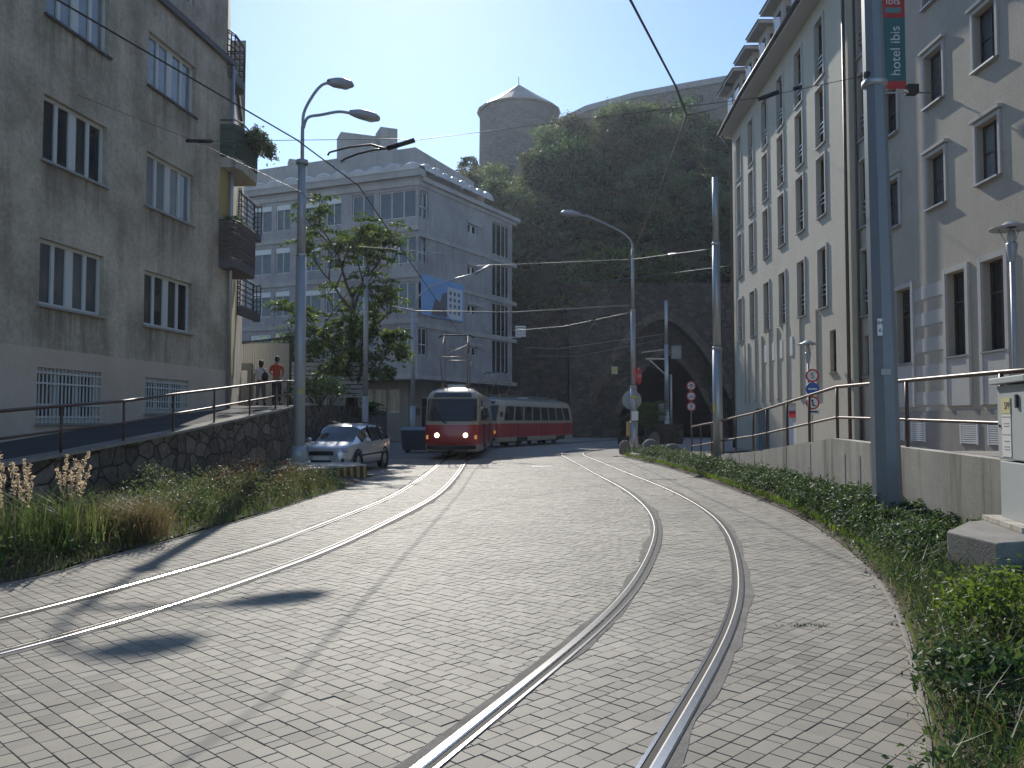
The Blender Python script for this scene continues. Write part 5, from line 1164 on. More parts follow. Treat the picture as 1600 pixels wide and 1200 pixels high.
    for y in (-.55, .55):
        mb.tube([(p0 - .5, y, 3.3), (p0 - 1.15, y * 1.12, zk)], .022, 6); mb.tube([(p0 + .5, y, 3.3), (p0 + 1.15, y * 1.12, zk)], .022, 6)
        mb.tube([(p0 - 1.15, y * 1.12, zk), (p0 - .08, y * .95, top - .05)], .016, 6); mb.tube([(p0 + 1.15, y * 1.12, zk), (p0 + .08, y * .95, top - .05)], .016, 6); mb.tube([(p0 - .7, y, 3.29), (p0 + .7, y, 3.29)], .03, 6)
    for e in (-1, 1): mb.tube([(p0 + e * 1.15, -.62, zk), (p0 + e * 1.15, .62, zk)], .018, 6); mb.tube([(p0 + e * 1.1, -.6, zk), (p0 + e * .5, .52, top - .5)], .009, 5); mb.tube([(p0 + e * 1.1, .6, zk), (p0 + e * .5, -.52, top - .5)], .009, 5)
    for y in (-.55, .55):
        for e in (-.6, .6): mb.lathe([(.05, 3.0), (.07, 3.14), (.05, 3.18), (.07, 3.22), (.04, 3.3)], (p0 + e, y, 0), 8)
    mb.build('pantograph_frame', simple('pantograph_paint', (.25, .17, .09), .5, .3), t)
    mb = MB(); mb.tube([(p0, -.80, top - .13), (p0, -.62, top - .02), (p0, .62, top - .02), (p0, .80, top - .13)], .035, 8); mb.build('contact_bar', M_dark, t)
    if not lit:
        mb = MB(); mb.box((-.2, -.2, 3.15), (1.7, 1.2, .05)); mb.build('roof_hatch_painted_light', M_signw, t)  # hatch coloured white to paint the sunlit patch on this roof
    return t
h1 = math.atan2(34.9 - 48.6, -2.55 + 2.3); d1 = Vector((math.cos(h1), math.sin(h1)))
c1 = Vector((-2.55, 34.9)) - d1 * 7.0; tram((c1.x, c1.y, 0), h1, 'front red and cream tram car with both headlights lit coming round the bend', True)
a2, b2 = Vector((-2.05, 50.3)), Vector((3.45, 62.6)); h2 = math.atan2(a2.y - b2.y, a2.x - b2.x); c2 = a2 - (a2 - b2).normalized() * 7.0
tram((c2.x, c2.y, 0), h2, 'second red and cream tram car coupled behind, seen along its side before the hill', False)

# ---------------------------------------------------------------- silver estate car
M_silver = simple('silver_paint', (.55, .56, .58), .32, .45, var=.03, coat=.5); M_carg = simple('car_glass', (.03, .035, .04), .05, spec=.7)
CS = [  # x from rear to front, sill z, belt z, half width at belt, roof z, roof half width
    (-2.22, .42, .98, .72, .98, .5), (-2.16, .30, 1.0, .80, 1.02, .60), (-2.05, .24, 1.02, .84, 1.24, .56), (-1.85, .22, 1.01, .865, 1.43, .56), (-1.3, .20, .99, .885, 1.50, .59), (-.5, .20, .965, .90, 1.53, .61), (.15, .20, .945, .90, 1.515, .61), (.55, .20, .93, .895, 1.43, .60), (.95, .20, .93, .885, 1.20, .62), (1.18, .20, .935, .875, 1.03, .66), (1.32, .20, .93, .87, .95, .70), (1.65, .21, .90, .845, .905, .66), (1.95, .22, .83, .79, .835, .56), (2.10, .24, .72, .70, .75, .46), (2.17, .28, .62, .55, .66, .36)]
def car_sec(s):
    x, sl, be, hw, rf, rw = s; m = .5 * (sl + be)
    half = [(0, sl), (hw * .82, sl), (hw * .985, sl + .10), (hw * 1.02, m), (hw * 1.0, be - .06), (hw * .975, be), (rw + (hw * .975 - rw) * .28, be + (rf - be) * .80) if rf > be + .06 else (hw * .8, be + (rf - be) * .5 + .01), (rw * .93, rf - .025 if rf > be + .06 else rf), (rw * .5, rf + .005), (0, rf + .012)]
    return half
def build_car(loc, yaw, label):
    t = thing('parked_car', label, 'car', loc, yaw)
    S = [car_sec(s) for s in CS]; body = MB(); glass = {'windscreen': MB(), 'rear_window': MB()}; sides = []
    m = len(S[0])
    for sgn in (1, -1):
        side = MB()
        for i in range(len(CS) - 1):
            for k in range(m - 1):
                q = [(CS[i][0], sgn * S[i][k][0], S[i][k][1]), (CS[i + 1][0], sgn * S[i + 1][k][0], S[i + 1][k][1]), (CS[i + 1][0], sgn * S[i + 1][k + 1][0], S[i + 1][k + 1][1]), (CS[i][0], sgn * S[i][k + 1][0], S[i][k + 1][1])]
                tgt = body
                if k == 5 and 2 <= i <= 7: tgt = side
                if k in (6, 7, 8) and 7 <= i <= 9: tgt = glass['windscreen']
                if k in (6, 7, 8) and i in (1, 2): tgt = glass['rear_window']
                n = len(tgt.v); tgt.v += q; tgt.face((n, n + 1, n + 2, n + 3), tgt is body or k > 5)
        sides.append(side)
    for e in (0, -1):
        pts = [(CS[e][0], y, z) for y, z in S[e]] + [(CS[e][0], -y, z) for y, z in S[e][::-1][1:-1]]; body.poly(pts)
    body.build('body', M_silver, t, weld=True); glass['windscreen'].build('windscreen', M_carg, t, weld=True); glass['rear_window'].build('rear_window', M_carg, t, weld=True)
    for s in sides: s.build('side_window', M_carg, t, weld=True)
    for sgn in (1, -1):
        mb = MB()
        for x in (.02, -1.02): mb.bar((x, sgn * .895, .95), (x - .03, sgn * .70, 1.46), .06, .05)
        mb.build('door_pillar', M_black, t)
        mb = MB(); mb.bar((.95, sgn * .918, .52), (-1.35, sgn * .925, .56), .03, .05); mb.build('side_trim', M_black, t)
        mb = MB(); mb.bar((-.15, sgn * .915, .83), (-.36, sgn * .915, .84), .035, .035); mb.bar((-1.12, sgn * .905, .85), (-1.32, sgn * .90, .86), .035, .035); mb.build('door_handle', M_silver, t)
        mb = MB(); mb.ellipsoid((.78, sgn * 1.0, .99), (.09, .13, .085), 10, 6); mb.bar((.8, sgn * .87, .95), (.78, sgn * .95, .96), .05, .04); mb.build('wing_mirror', M_silver, t)
        mb = MB(); mb.tube([(-1.9, sgn * .54, 1.46), (-.4, sgn * .57, 1.57), (.1, sgn * .57, 1.55)], .018, 6); mb.build('roof_rail', M_dark, t)
        M3 = Matrix.Rotation(R(-22 * sgn), 4, 'Z') @ Matrix.Rotation(R(24), 4, 'Y')
        mb = MB(); mb.ellipsoid((1.98, sgn * .60, .70), (.13, .21, .095), 14, 8, M3); h = mb.build('headlight', simple('headlight_glass', (.35, .37, .4), .1, .3), t)
        mb = MB()
        for yy in (.52, .66): mb.ellipsoid((2.07 - (yy - .5) * .3, sgn * yy, .70), (.05, .055, .055), 10, 6)
        mb.build('reflector', M_bright, h)
        mb = MB(); mb.box((2.08, sgn * .58, .40), (.1, .26, .12)); mb.build('fog_lamp_recess', M_black, t)
        mb = MB(); mb.box((-2.16, sgn * .68, .93), (.12, .2, .3)); mb.build('tail_light', M_red, t)
        for x in (1.30, -1.34):
            mb = MB(); Mw = Matrix.Rotation(R(90), 4, 'X'); mb.lathe([(.19, -.1), (.31, -.1), (.325, -.07), (.325, .07), (.31, .1), (.19, .1)], (x, sgn * .80, .325), 24, Mw); w = mb.build('wheel', M_black, t)
            mb = MB(); mb.lathe([(.001, .05), (.06, .07), (.1, .055), (.19, .075), (.215, .09)] if sgn < 0 else [(.001, -.05), (.06, -.07), (.1, -.055), (.19, -.075), (.215, -.09)], (x, sgn * .80, .325), 14, Mw); mb.build('rim', M_galv, w)
            mb = MB(); mb.lathe([(.33, .0), (.40, .0), (.41, .02), (.33, .02)], (x, sgn * .905, .33), 24, Mw, smooth=False); mb.build('wheel_arch', M_black, t)
    mb = MB(); mb.box((2.13, 0, .62), (.12, .80, .13)); mb.build('grille', M_black, t, bevel=.02)
    mb = MB(); mb.box((2.15, 0, .34), (.1, .66, .13)); mb.build('lower_intake', M_black, t)
    mb = MB(); mb.box((2.20, 0, .47), (.02, .52, .11)); mb.build('licence_plate', M_signw, t)
    return t
yaw = math.atan2(-2.6, -.43)
cf, cr = Vector((-4.93, 26.4)), Vector((-4.5, 29.0)); d = (cf - cr).normalized(); left = Vector((-d.y, d.x)); mid = (cf + cr) / 2
side = -left if left.x > 0 else left
cc = mid + side * .82
build_car((cc.x, cc.y, .02), yaw, 'silver estate car parked behind the striped concrete island')

# ---------------------------------------------------------------- people
M_skin = simple('skin', (.30, .19, .13), .6); M_hair = simple('dark_hair', (.015, .012, .01), .6)
def skin_mesh(name, joints, edges, mat, parent, sub=2):
    me = bpy.data.meshes.new(name); me.from_pydata([j[0] for j in joints], edges, []); o = bpy.data.objects.new(name, me); COL.objects.link(o)
    o.modifiers.new('s', 'SKIN'); sd = o.modifiers.new('d', 'SUBSURF'); sd.levels = sub; sd.render_levels = sub
    for k, j in enumerate(joints):
        r = j[1]; me.skin_vertices[0].data[k].radius = r if isinstance(r, tuple) else (r, r)
    me.skin_vertices[0].data[0].use_root = True
    bpy.context.view_layer.update(); dg = bpy.context.evaluated_depsgraph_get(); m2 = bpy.data.meshes.new_from_object(o.evaluated_get(dg)); bpy.data.objects.remove(o)
    for p in m2.polygons: p.use_smooth = True
    m2.materials.clear(); m2.materials.append(mat); q = bpy.data.objects.new(name, m2); COL.objects.link(q); q.parent = parent; return q
def person(label, loc, yaw, shirt, trousers, step, arms, woman, sleeve=True):
    """standing figure facing +Y locally (seen from behind)"""
    t = thing('person', label, 'person', loc, yaw); k = .96 if woman else 1.03; sw = .17 if woman else .20
    J = [((0, 0, .95 * k), (.14, .11)), ((0, .0, 1.12 * k), (.125, .095)), ((0, -.01, 1.3 * k), (.15, .10)), ((0, -.01, 1.42 * k), (.12, .08)), ((0, 0, 1.50 * k), .052), ((0, .02, 1.58 * k), .075), ((0, .03, 1.66 * k), (.085, .098)), ((0, .02, 1.735 * k), (.06, .07))]
    E = [(i, i + 1) for i in range(7)]
    for s in (-1, 1):
        b = len(J); st = step * s
        J += [((s * .095, 0, .88 * k), .095), ((s * .10, .02 + st * .4, .5 * k), .062), ((s * .10, -.03 + st, .12 * k), .042), ((s * .10, .01 + st, .05), .04), ((s * .115, .16 + st, .03), .032)]
        E += [(0, b), (b, b + 1), (b + 1, b + 2), (b + 2, b + 3), (b + 3, b + 4)]
    fing = []
    for s, (el, wr) in zip((-1, 1), arms):
        b = len(J); J += [((s * sw, -.01, 1.40 * k), .052), ((s * el[0], el[1], el[2] * k), .042), ((s * wr[0], wr[1], wr[2] * k), .028)]
        E += [(3, b), (b, b + 1), (b + 1, b + 2)]
        w = Vector((s * wr[0], wr[1], wr[2] * k)); dd = (w - Vector((s * el[0], el[1], el[2] * k))).normalized(); sd = dd.cross(Vector((s, 0, .2))).normalized(); p = w + dd * .07
        b2 = len(J); J.append((tuple(p), (.035, .018))); E.append((b + 2, b2))
        for f in range(4):
            q0 = p + sd * (f - 1.5) * .02 + dd * .03; q1 = q0 + dd * (.07 - .008 * abs(f - 1.2)) + Vector((-s * .012, 0, 0)); j = len(J); J += [(tuple(q0), .010), (tuple(q1), .008)]; E += [(b2, j), (j, j + 1)]
        q0 = w + dd * .03 + sd * .035; q1 = q0 + dd * .05 + sd * .02; j = len(J); J += [(tuple(q0), .011), (tuple(q1), .009)]; E += [(b2, j), (j, j + 1)]
    skin_mesh('body', J, E, M_skin, t, 1)
    mb = MB(); mb.ellipsoid((0, .012, 1.685 * k), (.092, .108, .115), 14, 10)
    if woman: mb.ellipsoid((0, -.03, 1.62 * k), (.085, .07, .12), 12, 8)
    mb.build('hair', M_hair, t)
    JS = [((0, 0, .93 * k), (.168, .13)), ((0, 0, 1.12 * k), (.15, .118)), ((0, -.01, 1.3 * k), (.175, .125)), ((0, -.01, 1.43 * k), (.13, .095)), ((0, 0, 1.485 * k), .062)]; ES = [(0, 1), (1, 2), (2, 3), (3, 4)]
    for s, (el, wr) in zip((-1, 1), arms):
        b = len(JS); JS += [((s * sw, -.01, 1.40 * k), .07), ((s * (sw + (el[0] - sw) * .75), el[1] * .75, (1.40 + (el[2] - 1.40) * .75) * k), .062)]; ES += [(3, b), (b, b + 1)]
    skin_mesh('shirt', JS, ES, shirt, t, 2)
    JT = [((0, 0, .93 * k), (.162, .12))]; ET = []
    for s in (-1, 1):
        b = len(JT); st = step * s; JT += [((s * .095, 0, .84 * k), .108), ((s * .10, .02 + st * .4, .5 * k), .078), ((s * .10, -.03 + st, .10 * k), .06)]; ET += [(0, b), (b, b + 1), (b + 1, b + 2)]
    skin_mesh('trousers', JT, ET, trousers, t, 2)
    for s in (-1, 1):
        mb = MB(); mb.ellipsoid((s * .108, .07 + step * s, .045), (.052, .145, .055), 12, 6); mb.build('shoe', M_black, t)
    return t
pz = walk_z(32)
pa = P(407, 632, 32); wm = person('person in a white top and grey green trousers walking away with a dark shoulder bag', (pa[0], 32, pz), R(6), simple('white_cloth', (.62, .62, .64), .8), simple('greygreen_cloth', (.16, .18, .17), .85), .16, [((.24, -.03, 1.16), (.25, .05, .92)), ((.23, -.05, 1.16), (.2, .12, 1.0))], True)
pb = P(432, 632, 31.6); person('person in an orange red shirt and dark trousers standing with bent arms', (pb[0], 31.6, pz), R(-4), simple('orange_cloth', (.50, .075, .04), .8), simple('dark_cloth', (.03, .025, .03), .85), .05, [((.27, -.02, 1.18), (.16, .2, 1.12)), ((.27, -.02, 1.18), (.16, .2, 1.12))], False)
bgt = thing('shoulder_bag', 'dark bag hanging at the right side of the person in the white top', 'bag', (pa[0] + .2, 31.88, pz + .9)); bgt.rotation_euler = (0, 0, R(6))
mb = MB(); mb.ellipsoid((0, 0, .16), (.13, .07, .2), 14, 8); mb.build('bag_body', simple('bag_dark', (.03, .022, .02), .6), bgt)
mb = MB(); mb.tube([(-.02, -.02, .34), (-.06, -.03, .48), (-.1, .06, .50), (-.04, .06, .32)], .016, 6); mb.build('strap', MATS['bag_dark'], bgt)

# ---------------------------------------------------------------- right foreground: cabinet, plinth, rubble
cb = thing('electrical_cabinet', 'pale grey electrical cabinet with yellow and white notices beside the railing', 'cabinet', (5.39, 9.22, .57), R(-103))
mb = MB(); mb.box((.45, .3, .33), (.9, .6, .62)); mb.build('lower_box', M_cab, cb, bevel=.012)
mb = MB(); mb.box((.45, .3, 1.06), (.92, .62, .80)); mb.build('upper_box', M_cab, cb, bevel=.012)
mb = MB(); mb.box((.45, .3, 1.51), (1.06, .74, .07)); mb.build('lid', M_cab, cb, bevel=.01)
mb = MB(); mb.box((.45, .3, .0), (1.2, .9, .05)); mb.build('base_slab', M_conc, cb)
mb = MB(); mb.box((.28, -.014, 1.0), (.27, .006, .62)); nt_ = mb.build('notice', M_paper, cb)
mb = MB(); mb.box((.28, -.019, 1.24), (.27, .004, .17)); mb.build('yellow_header', simple('notice_yellow', (.55, .50, .25), .6), nt_)
text_obj('logo', 'SPP', .11, simple('notice_purple', (.10, .05, .12), .6), nt_, Matrix.Translation((.33, -.0225, 1.235)) @ Matrix.Rotation(R(90), 4, 'X'), .001)
mb = MB()
for z in (1.12, .93): mb.box((.28, -.019, z), (.26, .003, .006))
for z in (1.05, 1.02, .86, .80, .77): mb.box((.29, -.019, z), (.16, .003, .007))
mb.build('notice_lines', simple('print_grey', (.3, .3, .32), .7), nt_)
mb = MB(); mb.box((.08, -.02, 1.02), (.02, .012, .03)); mb.box((.62, -.025, 1.28), (.05, .02, .14)); mb.build('lock', M_dark, cb)
t = thing('concrete_plinth', 'grey concrete block foundation in the weeds under the cabinet', 'concrete block', (4.40, 7.6, 0))
A_, B_ = (-.04, .80), (0, 0); bd = (1.32, .48)
mb = MB(); mb.prism([B_, bd, (bd[0] + .02, bd[1] + 1.5), (.62, 1.62), A_], -.05, .54); mb.build('block', M_concd, t, bevel=.015)
mb = MB(); mb.bar((-.048, .78, .27), (-.008, .02, .27), .008, .014); mb.bar((-.03, .42, .0), (-.03, .42, .27), .012, .012); mb.build('joint', M_joint, t)
mb = MB(); q = [(0, 0), (.6, .1), (.85, .45), (.6, .75), (.1, .7), (-.15, .35)]; mb.prism([(4.02 + x * .55, 8.5 + y * .6) for x, y in q], -.02, [.10 + .02 * random.random() for _ in q]); tag(mb.build('concrete_lump', M_conc, None, bevel=.03), 'broken flat concrete lump lying in the weeds before the foundation block', 'rubble')
def boulder(x, y, r, label, mat):
    t = MB(); t.ellipsoid((0, 0, r[2] * .55), r, 16, 10, jit=.05); o = t.build('boulder', mat, None, weld=True); o.location = (x, y, 0); return tag(o, label, 'boulder')
M_boul = plaster('boulder_stone', (.2, .16, .125), (.26, .215, .175), (.13, .11, .09), 3, .3, 25, .6); M_boulg = plaster('boulder_grey', (.14, .135, .12), (.2, .185, .165), (.09, .085, .08), 3, .3, 25, .6)
boulder(5.55, 41.0, (.30, .3, .44), 'small tan boulder at the left tip of the hedge strip', M_boul); boulder(6.55, 39.5, (.45, .4, .5), 'biggest grey boulder just right of the centre lamp post', M_boulg); boulder(6.95, 36.3, (.4, .36, .42), 'grey boulder deep in the hedge nearest the railing end', M_boulg)
boulder(9.9, 58, (.42, .4, .55), 'rounded grey boulder in the shade before the tunnel shrub', M_boulg)
mb = MB(); mb.ellipsoid((0, 0, .12), (.5, .35, .2), 16, 8, jit=.08); o = mb.build('stone', M_conc, None, weld=True); o.location = (5.85, 15.3, .10); tag(o, 'pale flat stones lying between hedge and concrete wall', 'stone')
mb = MB(); 
for k in range(6): mb.box((7.7 + k * .55, 58.5 + .02 * k, .28), (.5, .4, .56 + .06 * (k % 2)))
mb.box((10.9, 60, .7), (2.6, 1.2, 1.4)); tag(mb.build('stone_planter', M_portal, None, bevel=.05), 'low dark stone planter wall at the foot of the tunnel pole', 'planter')
# palm like sumac
def fan_plant(name, label, loc, n, L, mat, w=.16):
    V = []
    for k in range(n):
        az = random.uniform(0, 6.28); el = random.uniform(.3, 1.2); p = Vector((0, 0, random.uniform(.3, 1.0) * L * .7)); d = Vector((math.cos(az) * math.cos(el), math.sin(az) * math.cos(el), math.sin(el)))
        for j in range(12):
            q = p + d * L * j / 12 + Vector((0, 0, -.55 * L * (j / 12) ** 2)); s = Vector((-math.sin(az), math.cos(az), 0))
            for sg in (-1, 1):
                tip = q + s * sg * L * .28 * (1 - .05 * j) + d * .1 - Vector((0, 0, .09)); b = d * w * .35; V += [q - b * .3, q + b, tip, q - b * .6 + s * sg * .12]
    return quads_mesh(name, np.array([tuple(v) for v in V]) + np.array(loc), len(V) // 4, mat)
t = fan_plant('palm_shrub', 'palm like feathery shrub at the dark tunnel mouth', (9.5, 58.5, .5), 34, 2.6, L_tree); tag(t, 'palm like feathery shrub at the dark tunnel mouth', 'shrub')

# ---------------------------------------------------------------- behind the walkway: fences, gate, container
t = thing('corrugated_gate', 'grey corrugated metal gate next to the apartment corner', 'gate', (-11.45, 35.0, 2.2))
mb = MB()
for k in range(22): mb.box((k * .095, 0, 1.35), (.05, .05, 2.7)); mb.box((k * .095 + .045, .02, 1.35), (.05, .04, 2.7))
mb.build('sheet', M_galv, t); mb = MB(); mb.bar((-.1, -.04, 2.7), (2.15, -.04, 2.95), .08, .09); mb.bar((2.12, -.04, 0), (2.12, -.04, 2.9), .08, .08); mb.build('gate_frame', M_dark, t)
mb = MB(); mb.box((.1, -.1, .95), (.85, .06, 1.8)); dr = mb.build('door', simple('door_greygreen', (.13, .14, .13), .6), t); mb = MB(); mb.box((.12, -.14, 1.25), (.45, .01, .6)); mb.build('notice', M_paper, dr)
t = thing('slatted_fence', 'pale horizontal slatted fence behind the person in orange', 'fence', (-9.7, 37.0, 2.25))
mb = MB()
for k in range(8): mb.box((1.4, 0, .5 + k * .2), (3.6, .04, .15))
mb.build('slats', M_signback, t); mb = MB()
for x in (-.3, 1.4, 3.1): mb.box((x, .04, 1), (.09, .06, 2.1))
mb.build('fence_post', M_galv, t)
t = thing('waste_container', 'low dark container with sunlight painted into its lid standing left of the tram', 'container', (-5.75, 43.0, 0))
mb = MB(); mb.hexa([(.1, 0, .12), (2.1, 0, .12), (2.1, 1.4, .12), (.1, 1.4, .12), (0, -.1, 1.15), (2.2, -.1, 1.15), (2.2, 1.5, 1.15), (0, 1.5, 1.15)]); mb.build('bin_body', simple('container_blue', (.06, .075, .10), .6), t, bevel=.03)
mb = MB(); mb.hexa([(-.05, -.15, 1.15), (2.25, -.15, 1.15), (2.25, 1.55, 1.15), (-.05, 1.55, 1.15), (.1, .1, 1.3), (2.1, .1, 1.3), (2.1, 1.3, 1.3), (.1, 1.3, 1.3)]); mb.build('lid', simple('container_lid_painted_light', (.14, .19, .22), .45), t, bevel=.02)  # paler lid colour stands in for sun on the box top
mb = MB()
for x in (.3, 1.9):
    for y in (.25, 1.15): mb.lathe([(.01, -.04), (.09, -.04), (.09, .04), (.01, .04)], (x, y, .09), 12, Matrix.Rotation(R(90), 4, 'X'))
mb.build('wheel', M_black, t)

# ---------------------------------------------------------------- trees and plants on the left
def limb(mb, tips, p, d, L, r, lev):
    q = p; pts = [p]; d = d.normalized()
    for k in range(4): d = (d + Vector((random.uniform(-.16, .16), random.uniform(-.16, .16), random.uniform(-.03, .10)))).normalized(); q = q + d * L / 4; pts.append(q)
    mb.tube(pts, [r, r * .9, r * .8, r * .7, r * .6], 7 if lev < 2 else 5)
    if lev >= 3: tips.append((q, d)); tips.append((pts[2], d)); return
    if lev >= 1: tips.append((pts[3], d))
    n = 3 if lev else 4
    for k in range(n):
        a = random.uniform(0, 6.28); s = Vector((math.cos(a), math.sin(a), .25)); limb(mb, tips, pts[-1 - (k % 2)], d * (.75 if k else 1.3) + s * random.uniform(.55, .95), L * random.uniform(.62, .8), r * .58, lev + 1)
def rachis_leaves(tips, per, L, leaflets):
    P_, N_ = [], []
    for q, d in tips:
        for k in range(per):
            a = random.uniform(0, 6.28); dd = (Vector((math.cos(a), math.sin(a), random.uniform(.0, .7))) + d * .5).normalized(); s = dd.cross(Vector((0, 0, 1))).normalized(); LL_ = L * random.uniform(.6, 1.15)
            for j in range(1, leaflets + 1):
                t_ = j / leaflets; p = q + dd * LL_ * t_ - Vector((0, 0, LL_ * .55 * t_ * t_))
                for sg in (-1, 1): P_.append(p + s * sg * .09 + Vector((random.uniform(-.04, .04), random.uniform(-.04, .04), -.03))); N_.append((dd.x * .3, dd.y * .3, .8))
    return np.array([tuple(p) for p in P_]), np.array(N_)
random.seed(21)
t = thing('tree', 'open crowned street tree with drooping leaf sprays in front of the office block', 'tree', (-7.55, 38.5, 2.2))
mb = MB(); tips = []
mb.tube([(0, 0, -.4), (.1, 0, 1.4), (.15, .0, 2.6)], [.21, .17, .15], 10)
limb(mb, tips, Vector((.15, 0, 2.5)), Vector((.08, 0, 1)), 2.7, .13, 0); limb(mb, tips, Vector((.1, 0, 1.6)), Vector((-.75, .1, .95)), 2.2, .09, 1); limb(mb, tips, Vector((.15, 0, 2.1)), Vector((.55, -.1, .9)), 2.0, .09, 1)
mb.build('trunk', M_bark, t); pp, nn = rachis_leaves(tips, 3, .95, 8); nn[:, 2] *= .35; leaf_mesh('crown', pp, .24, L_tree, t, nn, 1.0, .42)
mb = MB()
t = thing('tree', 'dense dark bushy tree below the open crowned one beside the office ground floor', 'tree', (-6.95, 37.2, 2.2)); mb.tube([(0, 0, -.4), (-.1, 0, 1.0), (.2, 0, 2.2)], [.12, .1, .06], 8)
for a in (0, 1.3, 2.6, 4, 5.2): mb.tube([(0, 0, .8), (.9 * math.cos(a), .9 * math.sin(a), 2.2)], [.06, .03], 6)
mb.build('trunk', M_bark, t); P_, N_ = [], []
for c, s in (((-.5, 0, 3.2), 1.1), ((.7, .2, 3.0), 1.0), ((-1.4, .2, 2.6), .9), ((1.5, -.2, 2.3), .9), ((0, -.3, 2.0), 1.1), ((.9, .1, 1.4), .8), ((-.8, 0, 1.5), .9), ((.3, .3, 4.0), .8), ((-2.1, .4, 3.2), .7), ((1.8, .1, 3.1), .6)):
    p, n_ = shrub_pts(c, (s, s, s * .85), int(520 * s)); P_.append(p); N_.append(n_)
leaf_mesh('crown', np.vstack(P_), .24, L_tree, t, np.vstack(N_), .9, .45)
def bush(loc, r, n, label, mat, size=.14, name='shrub'):
    p, nn = shrub_pts((0, 0, r[2] * .75), r, n); t = thing(name, label, 'shrub', loc); leaf_mesh('foliage', p, size, mat, t, nn, .9, .5)
    mb = MB()
    for k in range(5): a = k * 1.26; mb.tube([(0, 0, 0), (r[0] * .5 * math.cos(a), r[1] * .5 * math.sin(a), r[2])], [.025, .012], 5)
    mb.build('stem', M_bark, t)
bush((-7.05, 30.5, 2.15), (.85, .8, .75), 900, 'grey green shrub on the wall top right of the lamp post', L_bed)
bush((-7.9, 33.5, 2.2), (1.2, .8, .7), 900, 'dark low shrub on the wall behind the silver car', L_tree)
bush((-11.2, 42, 2.2), (2.0, 1.4, 2.3), 1600, 'leafy bush with bright tips above the two walking people', L_tree, .24)
bush((-9.0, 41, 2.2), (1.8, 1.2, 1.5), 1300, 'dark bush behind the slatted fence', L_tree, .22)
# yucca on the wall
t = fan_plant('yucca', '', (-6.9, 40.5, 1.6), 14, 1.1, L_tree); tag(t, 'spiky plant on the wall end between the two shaded poles', 'plant')

# ---- left planting bed
def bed_pts(n, y0, y1, t0, t1):
    y = rng.uniform(y0, y1, n); tt = rng.uniform(t0, t1, n); xk = np.interp(y, LB[:, 1], LB[:, 0]); xw = np.interp(y, [w[1] for w in WALL], [w[0] for w in WALL]) + .05
    return np.c_[xk - .05 + (xw - xk) * tt, y, .02 + .30 * np.minimum(1, tt * 1.8)]
o = [blade_mesh('a', bed_pts(5200, 3, 21, .02, .6), .26, .5, L_grass, .011), blade_mesh('b', bed_pts(1300, 3, 20, .02, .6), .38, .7, L_dry, .007)]
o.append(blade_mesh('f', bed_pts(1500, 3, 20.5, -.015, .06), .13, .9, L_grass, .009))
tag(join_as('meadow_grass', o), 'mixed green and dry grass covering the planting strip on the left', 'grass', kind='stuff')
def weeds(n, y0, y1, t0, t1, h, mat, leaves, size):
    B = bed_pts(n, y0, y1, t0, t1); P_ = []
    for b in B:
        hh = h * random.uniform(.5, 1.2); lx, ly = random.uniform(-.25, .25), random.uniform(-.25, .25)
        for k in range(leaves): q = random.random() ** .7; P_.append((b[0] + lx * hh * q + random.gauss(0, .06 + .05 * q), b[1] + ly * hh * q + random.gauss(0, .06 + .05 * q), b[2] + hh * q))
    return leaf_mesh('w', np.array(P_), size, mat, aspect=.5)
tag(join_as('flowering_weeds', [weeds(210, 5, 20, .05, .55, .45, L_weed, 34, .055), weeds(120, 5, 21, .05, .5, .38, L_bed, 36, .06)]), 'scrubby pale weeds with small leaves along the left planting strip', 'weeds', kind='stuff')
tag(weeds(90, 15, 20.0, .05, .6, .50, L_red, 40, .045), 'reddish brown weeds growing in front of the striped concrete island', 'weeds', kind='stuff').name = 'reddish_weeds'
def tuft(name, loc, n, h, lean, mat, w, label, plume=0, spread=.2, cat='grass tuft', group=None):
    t = thing(name, label, cat, loc, 0, group); b = np.c_[rng.normal(0, spread, n), rng.normal(0, spread, n), np.zeros(n)]
    blade_mesh('leaf_blades', b, h, lean, mat, w, t, .6)
    if plume:
        P_ = []; S = MB()
        for k in range(plume):
            a = random.uniform(0, 6.28); q = random.uniform(.1, .45); x0, y0 = random.gauss(0, spread * .6), random.gauss(0, spread * .6); hh = h * random.uniform(1.15, 1.6); tip = Vector((x0 + q * math.cos(a) * hh * .5, y0 + q * math.sin(a) * hh * .5, hh)); S.tube([(x0, y0, 0), (x0 * .6 + tip.x * .4, y0 * .6 + tip.y * .4, hh * .6), tuple(tip)], [.005, .004, .002], 4, False)
            d = (tip - Vector((x0, y0, hh * .4))).normalized()
            for j in range(70): u = random.random(); p = tip - d * (.36 * u) + Vector((random.gauss(0, .012), random.gauss(0, .012), random.gauss(0, .01))) * (1.2 - abs(u - .5)); P_.append(tuple(p))
        S.build('stalk', simple('dry_stalk', (.32, .25, .15), .8), t); leaf_mesh('plume', np.array(P_), .05, L_plume, t, aspect=.3, down=0)
for k, (px_, py_, n, h, pl_, label) in enumerate(((28, 862, 260, .72, 9, 'feathery plume grass at the left edge of the photo'), (105, 848, 240, .68, 8, 'feathery plume grass second from the left edge'))):
    g = G(px_, py_, .2); tuft('plume_grass', g, n, h, .55, L_grass, .009, label, pl_, .16, group='plume grasses in the left bed')
for k, (px_, py_, label) in enumerate(((130, 845, 'golden dry grass tussock leaning over the kerb, left one'), (215, 838, 'golden dry grass tussock leaning over the kerb, right one'))):
    g = G(px_, py_, .1); tuft('grass_tussock', g, 900, .55, .75, L_dry, .007, label, 0, .2, group='golden tussocks in the left bed')
def lowbush(px_, py_, r, n, mat, label, size=.06):
    g = G(px_, py_, .02); bush((g[0], g[1], .02), r, n, label, mat, size)
